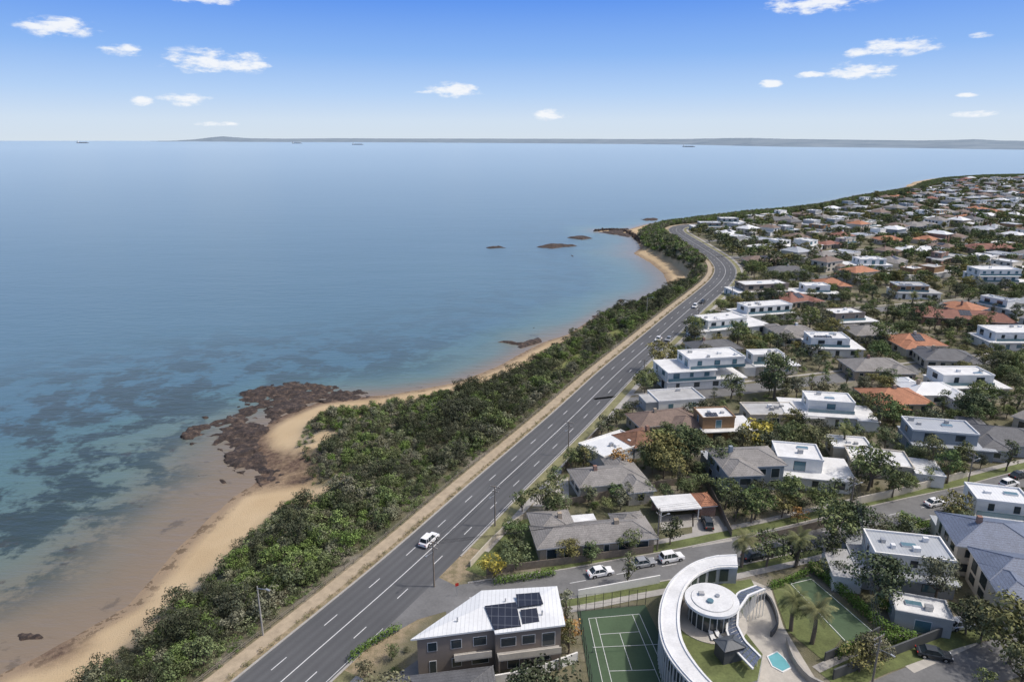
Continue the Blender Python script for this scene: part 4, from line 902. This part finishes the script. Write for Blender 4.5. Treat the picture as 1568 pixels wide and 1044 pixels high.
# ------------------------------------------------------------------ poles
def lamp(u,v,H,side=1,name='street_lamp'):
    x,y=S(u,v); r=road_dir(x,y,ROAD)-math.pi/2
    mb=MB(); mb.cyl(0,0,-.5,H,.15,.09,8,'concrete'); mb.tube((0,0,H-.4),(2.2*side,0,H+.2),.05,.04,6,'steel'); mb.box(2.0*side-.1,2.0*side+.75 if side>0 else 2.0*side+.2,-.16,.16,H+.12,H+.26,'steel'); mb.obj(name,(x,y,0),r)
def ppole(u,v,H,rot,lampa=True):
    x,y=S(u,v); mb=MB(); mb.cyl(0,0,-.3,H,.17,.11,8,'pole_timber')
    for z,w in ((H-.3,1.1),(H-1.3,.8)):
        mb.box(-w,w,.12,.24,z-.06,z+.06,'timber_grey')
        for a in (-w+.1,-w*.4,w*.4,w-.1): mb.cyl(a,.18,z+.06,z+.22,.05,.03,6,'frame_white')
    if lampa: mb.tube((0,0,H-2),(0,-1.8,H-1.6),.04,.03,5,'steel'); mb.box(-.12,.12,-2.3,-1.7,H-1.66,H-1.55,'steel')
    mb.obj('power_pole',(x,y,0),rot); return np.array([x,y]),H,rot
lamp(403,972,9); lamp(990,482,8)
side_rot=.35+math.pi/2
pp=[ppole(665,898,9,-.45),ppole(1006,842,9,side_rot),ppole(1300,790,9,side_rot),ppole(1480,750,9,side_rot),ppole(1700,700,9,side_rot)]
pr=[ppole(758,805,9,-.45),ppole(985,592,9,-.45),ppole(870,697,9,-.45),ppole(1330,1075,11,.5),ppole(1068,503,9,-.45),ppole(1120,462,9,-.45)]
def wires(a,b_,zo):
    (p,H,r),(q,H2,r2)=a,b_
    mb=MB()
    for w in (-1,-.4,.4,1):
        pa=p+np.array([math.cos(r),math.sin(r)])*w; qa=q+np.array([math.cos(r2),math.sin(r2)])*w; prev=None
        for i in range(13):
            t=i/12; c=pa*(1-t)+qa*t; z=(H*(1-t)+H2*t)-.1-1.2*4*t*(1-t)*.5
            cur=(c[0],c[1],z)
            if prev: mb.tube(prev,cur,.022,.022,3,'frame_dark')
            prev=cur
    mb.obj('power_lines')
for a,b_ in zip(pp[:-1],pp[1:]): wires(a,b_,0)
wires(pp[0],pr[0],0); wires(pr[0],pr[2],0); wires(pr[2],pr[1],0); wires(pr[1],pr[4],0); wires(pr[3],pp[2],0)
mb=MB(); mb.cyl(0,0,0,2.3,.04,.04,6,'steel'); mb.box(-.3,.3,-.06,-.045,2.0,2.6,'lamp_red'); x,y=S(700,912); mb.obj('traffic_sign',(x,y,0),.4)
# ------------------------------------------------------------------ light
AZ=math.radians(92); EL=math.radians(54)
sd=Vector((math.sin(AZ)*math.cos(EL),math.cos(AZ)*math.cos(EL),math.sin(EL)))
L=bpy.data.lights.new('sun','SUN'); L.energy=2.6; L.angle=math.radians(2.5); L.color=(1,.95,.88); lo=bpy.data.objects.new('sun',L); sc.collection.objects.link(lo); lo.rotation_euler=sd.to_track_quat('Z','Y').to_euler()
w=bpy.data.worlds.new('World'); sc.world=w; w.use_nodes=True; nt=w.node_tree; bg=nt.nodes['Background']
sky=nt.nodes.new('ShaderNodeTexSky'); sky.sky_type='NISHITA'; sky.sun_disc=False; sky.sun_elevation=EL; sky.sun_rotation=AZ; sky.air_density=1.0; sky.dust_density=3.5; sky.ozone_density=.5
g=nt.nodes.new('ShaderNodeTexCoord').outputs['Generated']; sx=nt.nodes.new('ShaderNodeSeparateXYZ'); nt.links.new(g,sx.inputs[0])
az=math_(nt,'ARCTAN2',sx.outputs[0],sx.outputs[1]); el=math_(nt,'ARCSINE',sx.outputs[2])
cb=nt.nodes.new('ShaderNodeCombineXYZ'); nt.links.new(az,cb.inputs[0]); nt.links.new(el,cb.inputs[1])
mp=nt.nodes.new('ShaderNodeMapping'); mp.inputs['Scale'].default_value=(1,2.8,1); nt.links.new(cb.outputs[0],mp.inputs[0])
nz=noise(nt,mp.outputs[0],34,6,.62)
clouds=[(88,40,50,13),(190,76,36,7),(330,92,68,15),(395,99,18,5),(285,151,34,8),(218,155,16,6),(697,137,34,9),(670,141,30,3),(845,175,24,7),(1250,4,70,12),(1380,70,56,11),(1310,79,18,6),(1320,108,46,11),(1180,127,16,5),(1240,114,20,4),(1495,174,36,4),(1500,54,16,4),(310,-2,50,6),(330,190,30,3),(1480,145,14,3)]
acc=None
def ae(u,v):
    dx=(u-784)/F; up=(522-v)/F; y=CP+up*SP; z=-SP+up*CP; return math.atan2(dx,y),math.atan2(z,math.hypot(dx,y))
for (u,v,a,b_) in clouds:
    A0,E0=ae(u,v); A1,_=ae(u+a,v); _,E1=ae(u,v-b_); wa,we=abs(A1-A0)*1.3,abs(E1-E0)*1.45
    s1=nt.nodes.new('ShaderNodeVectorMath'); s1.operation='MULTIPLY_ADD'; nt.links.new(cb.outputs[0],s1.inputs[0]); s1.inputs[1].default_value=(1/wa,1/we,0); s1.inputs[2].default_value=(-A0/wa,-(E0-we*.1)/we,0)
    s3=nt.nodes.new('ShaderNodeVectorMath'); s3.operation='DOT_PRODUCT'; nt.links.new(s1.outputs[0],s3.inputs[0]); nt.links.new(s1.outputs[0],s3.inputs[1])
    acc=s3.outputs['Value'] if acc is None else math_(nt,'MINIMUM',acc,s3.outputs['Value'])
acc=math_(nt,'SUBTRACT',1,acc)
dens=math_(nt,'ADD',acc,math_(nt,'MULTIPLY',math_(nt,'SUBTRACT',nz,.53),4.6)); 
mr=nt.nodes.new('ShaderNodeMapRange'); mr.interpolation_type='SMOOTHSTEP'; nt.links.new(dens,mr.inputs[0]); mr.inputs[1].default_value=-.15; mr.inputs[2].default_value=1.1
gate=nt.nodes.new('ShaderNodeMapRange'); nt.links.new(acc,gate.inputs[0]); gate.inputs[1].default_value=-.5; gate.inputs[2].default_value=.35
ca=math_(nt,'MULTIPLY',mr.outputs[0],gate.outputs[0])
STR=.15
grad=ramp(nt,el,[(0,(.70,.79,.88)),(.025,(.66,.78,.92)),(.06,(.47,.66,.95)),(.11,(.26,.48,.92)),(.175,(.115,.31,.87)),(.32,(.09,.25,.72))])
gs=nt.nodes.new('ShaderNodeVectorMath'); gs.operation='SCALE'; nt.links.new(grad,gs.inputs[0]); gs.inputs['Scale'].default_value=1/STR
mf=nt.nodes.new('ShaderNodeMapRange'); nt.links.new(el,mf.inputs[0]); mf.inputs[1].default_value=.19; mf.inputs[2].default_value=.45; mf.inputs[3].default_value=.95; mf.inputs[4].default_value=0
skc=mixc(nt,mf.outputs[0],sky.outputs[0],gs.outputs[0])
fin=mixc(nt,math_(nt,'MULTIPLY',ca,.93),skc,(.93/STR,.95/STR,.98/STR))
nt.links.new(fin,bg.inputs[0]); bg.inputs[1].default_value=STR
# ------------------------------------------------------------------ camera
cd=bpy.data.cameras.new('camera'); co=bpy.data.objects.new('camera',cd); sc.collection.objects.link(co); co.location=(0,0,CH); co.rotation_euler=(math.pi/2-PIT,0,0); cd.sensor_width=36; cd.lens=36*F/1568; cd.clip_start=.5; cd.clip_end=200000
sc.camera=co
sc.view_settings.view_transform='Standard'; sc.view_settings.look='None'; sc.view_settings.exposure=0
print('houses',nh,'near trees',sum(map(len,nearT)),'far',sum(map(len,farT)),'scrub',sum(map(len,sb)),len(sfar))
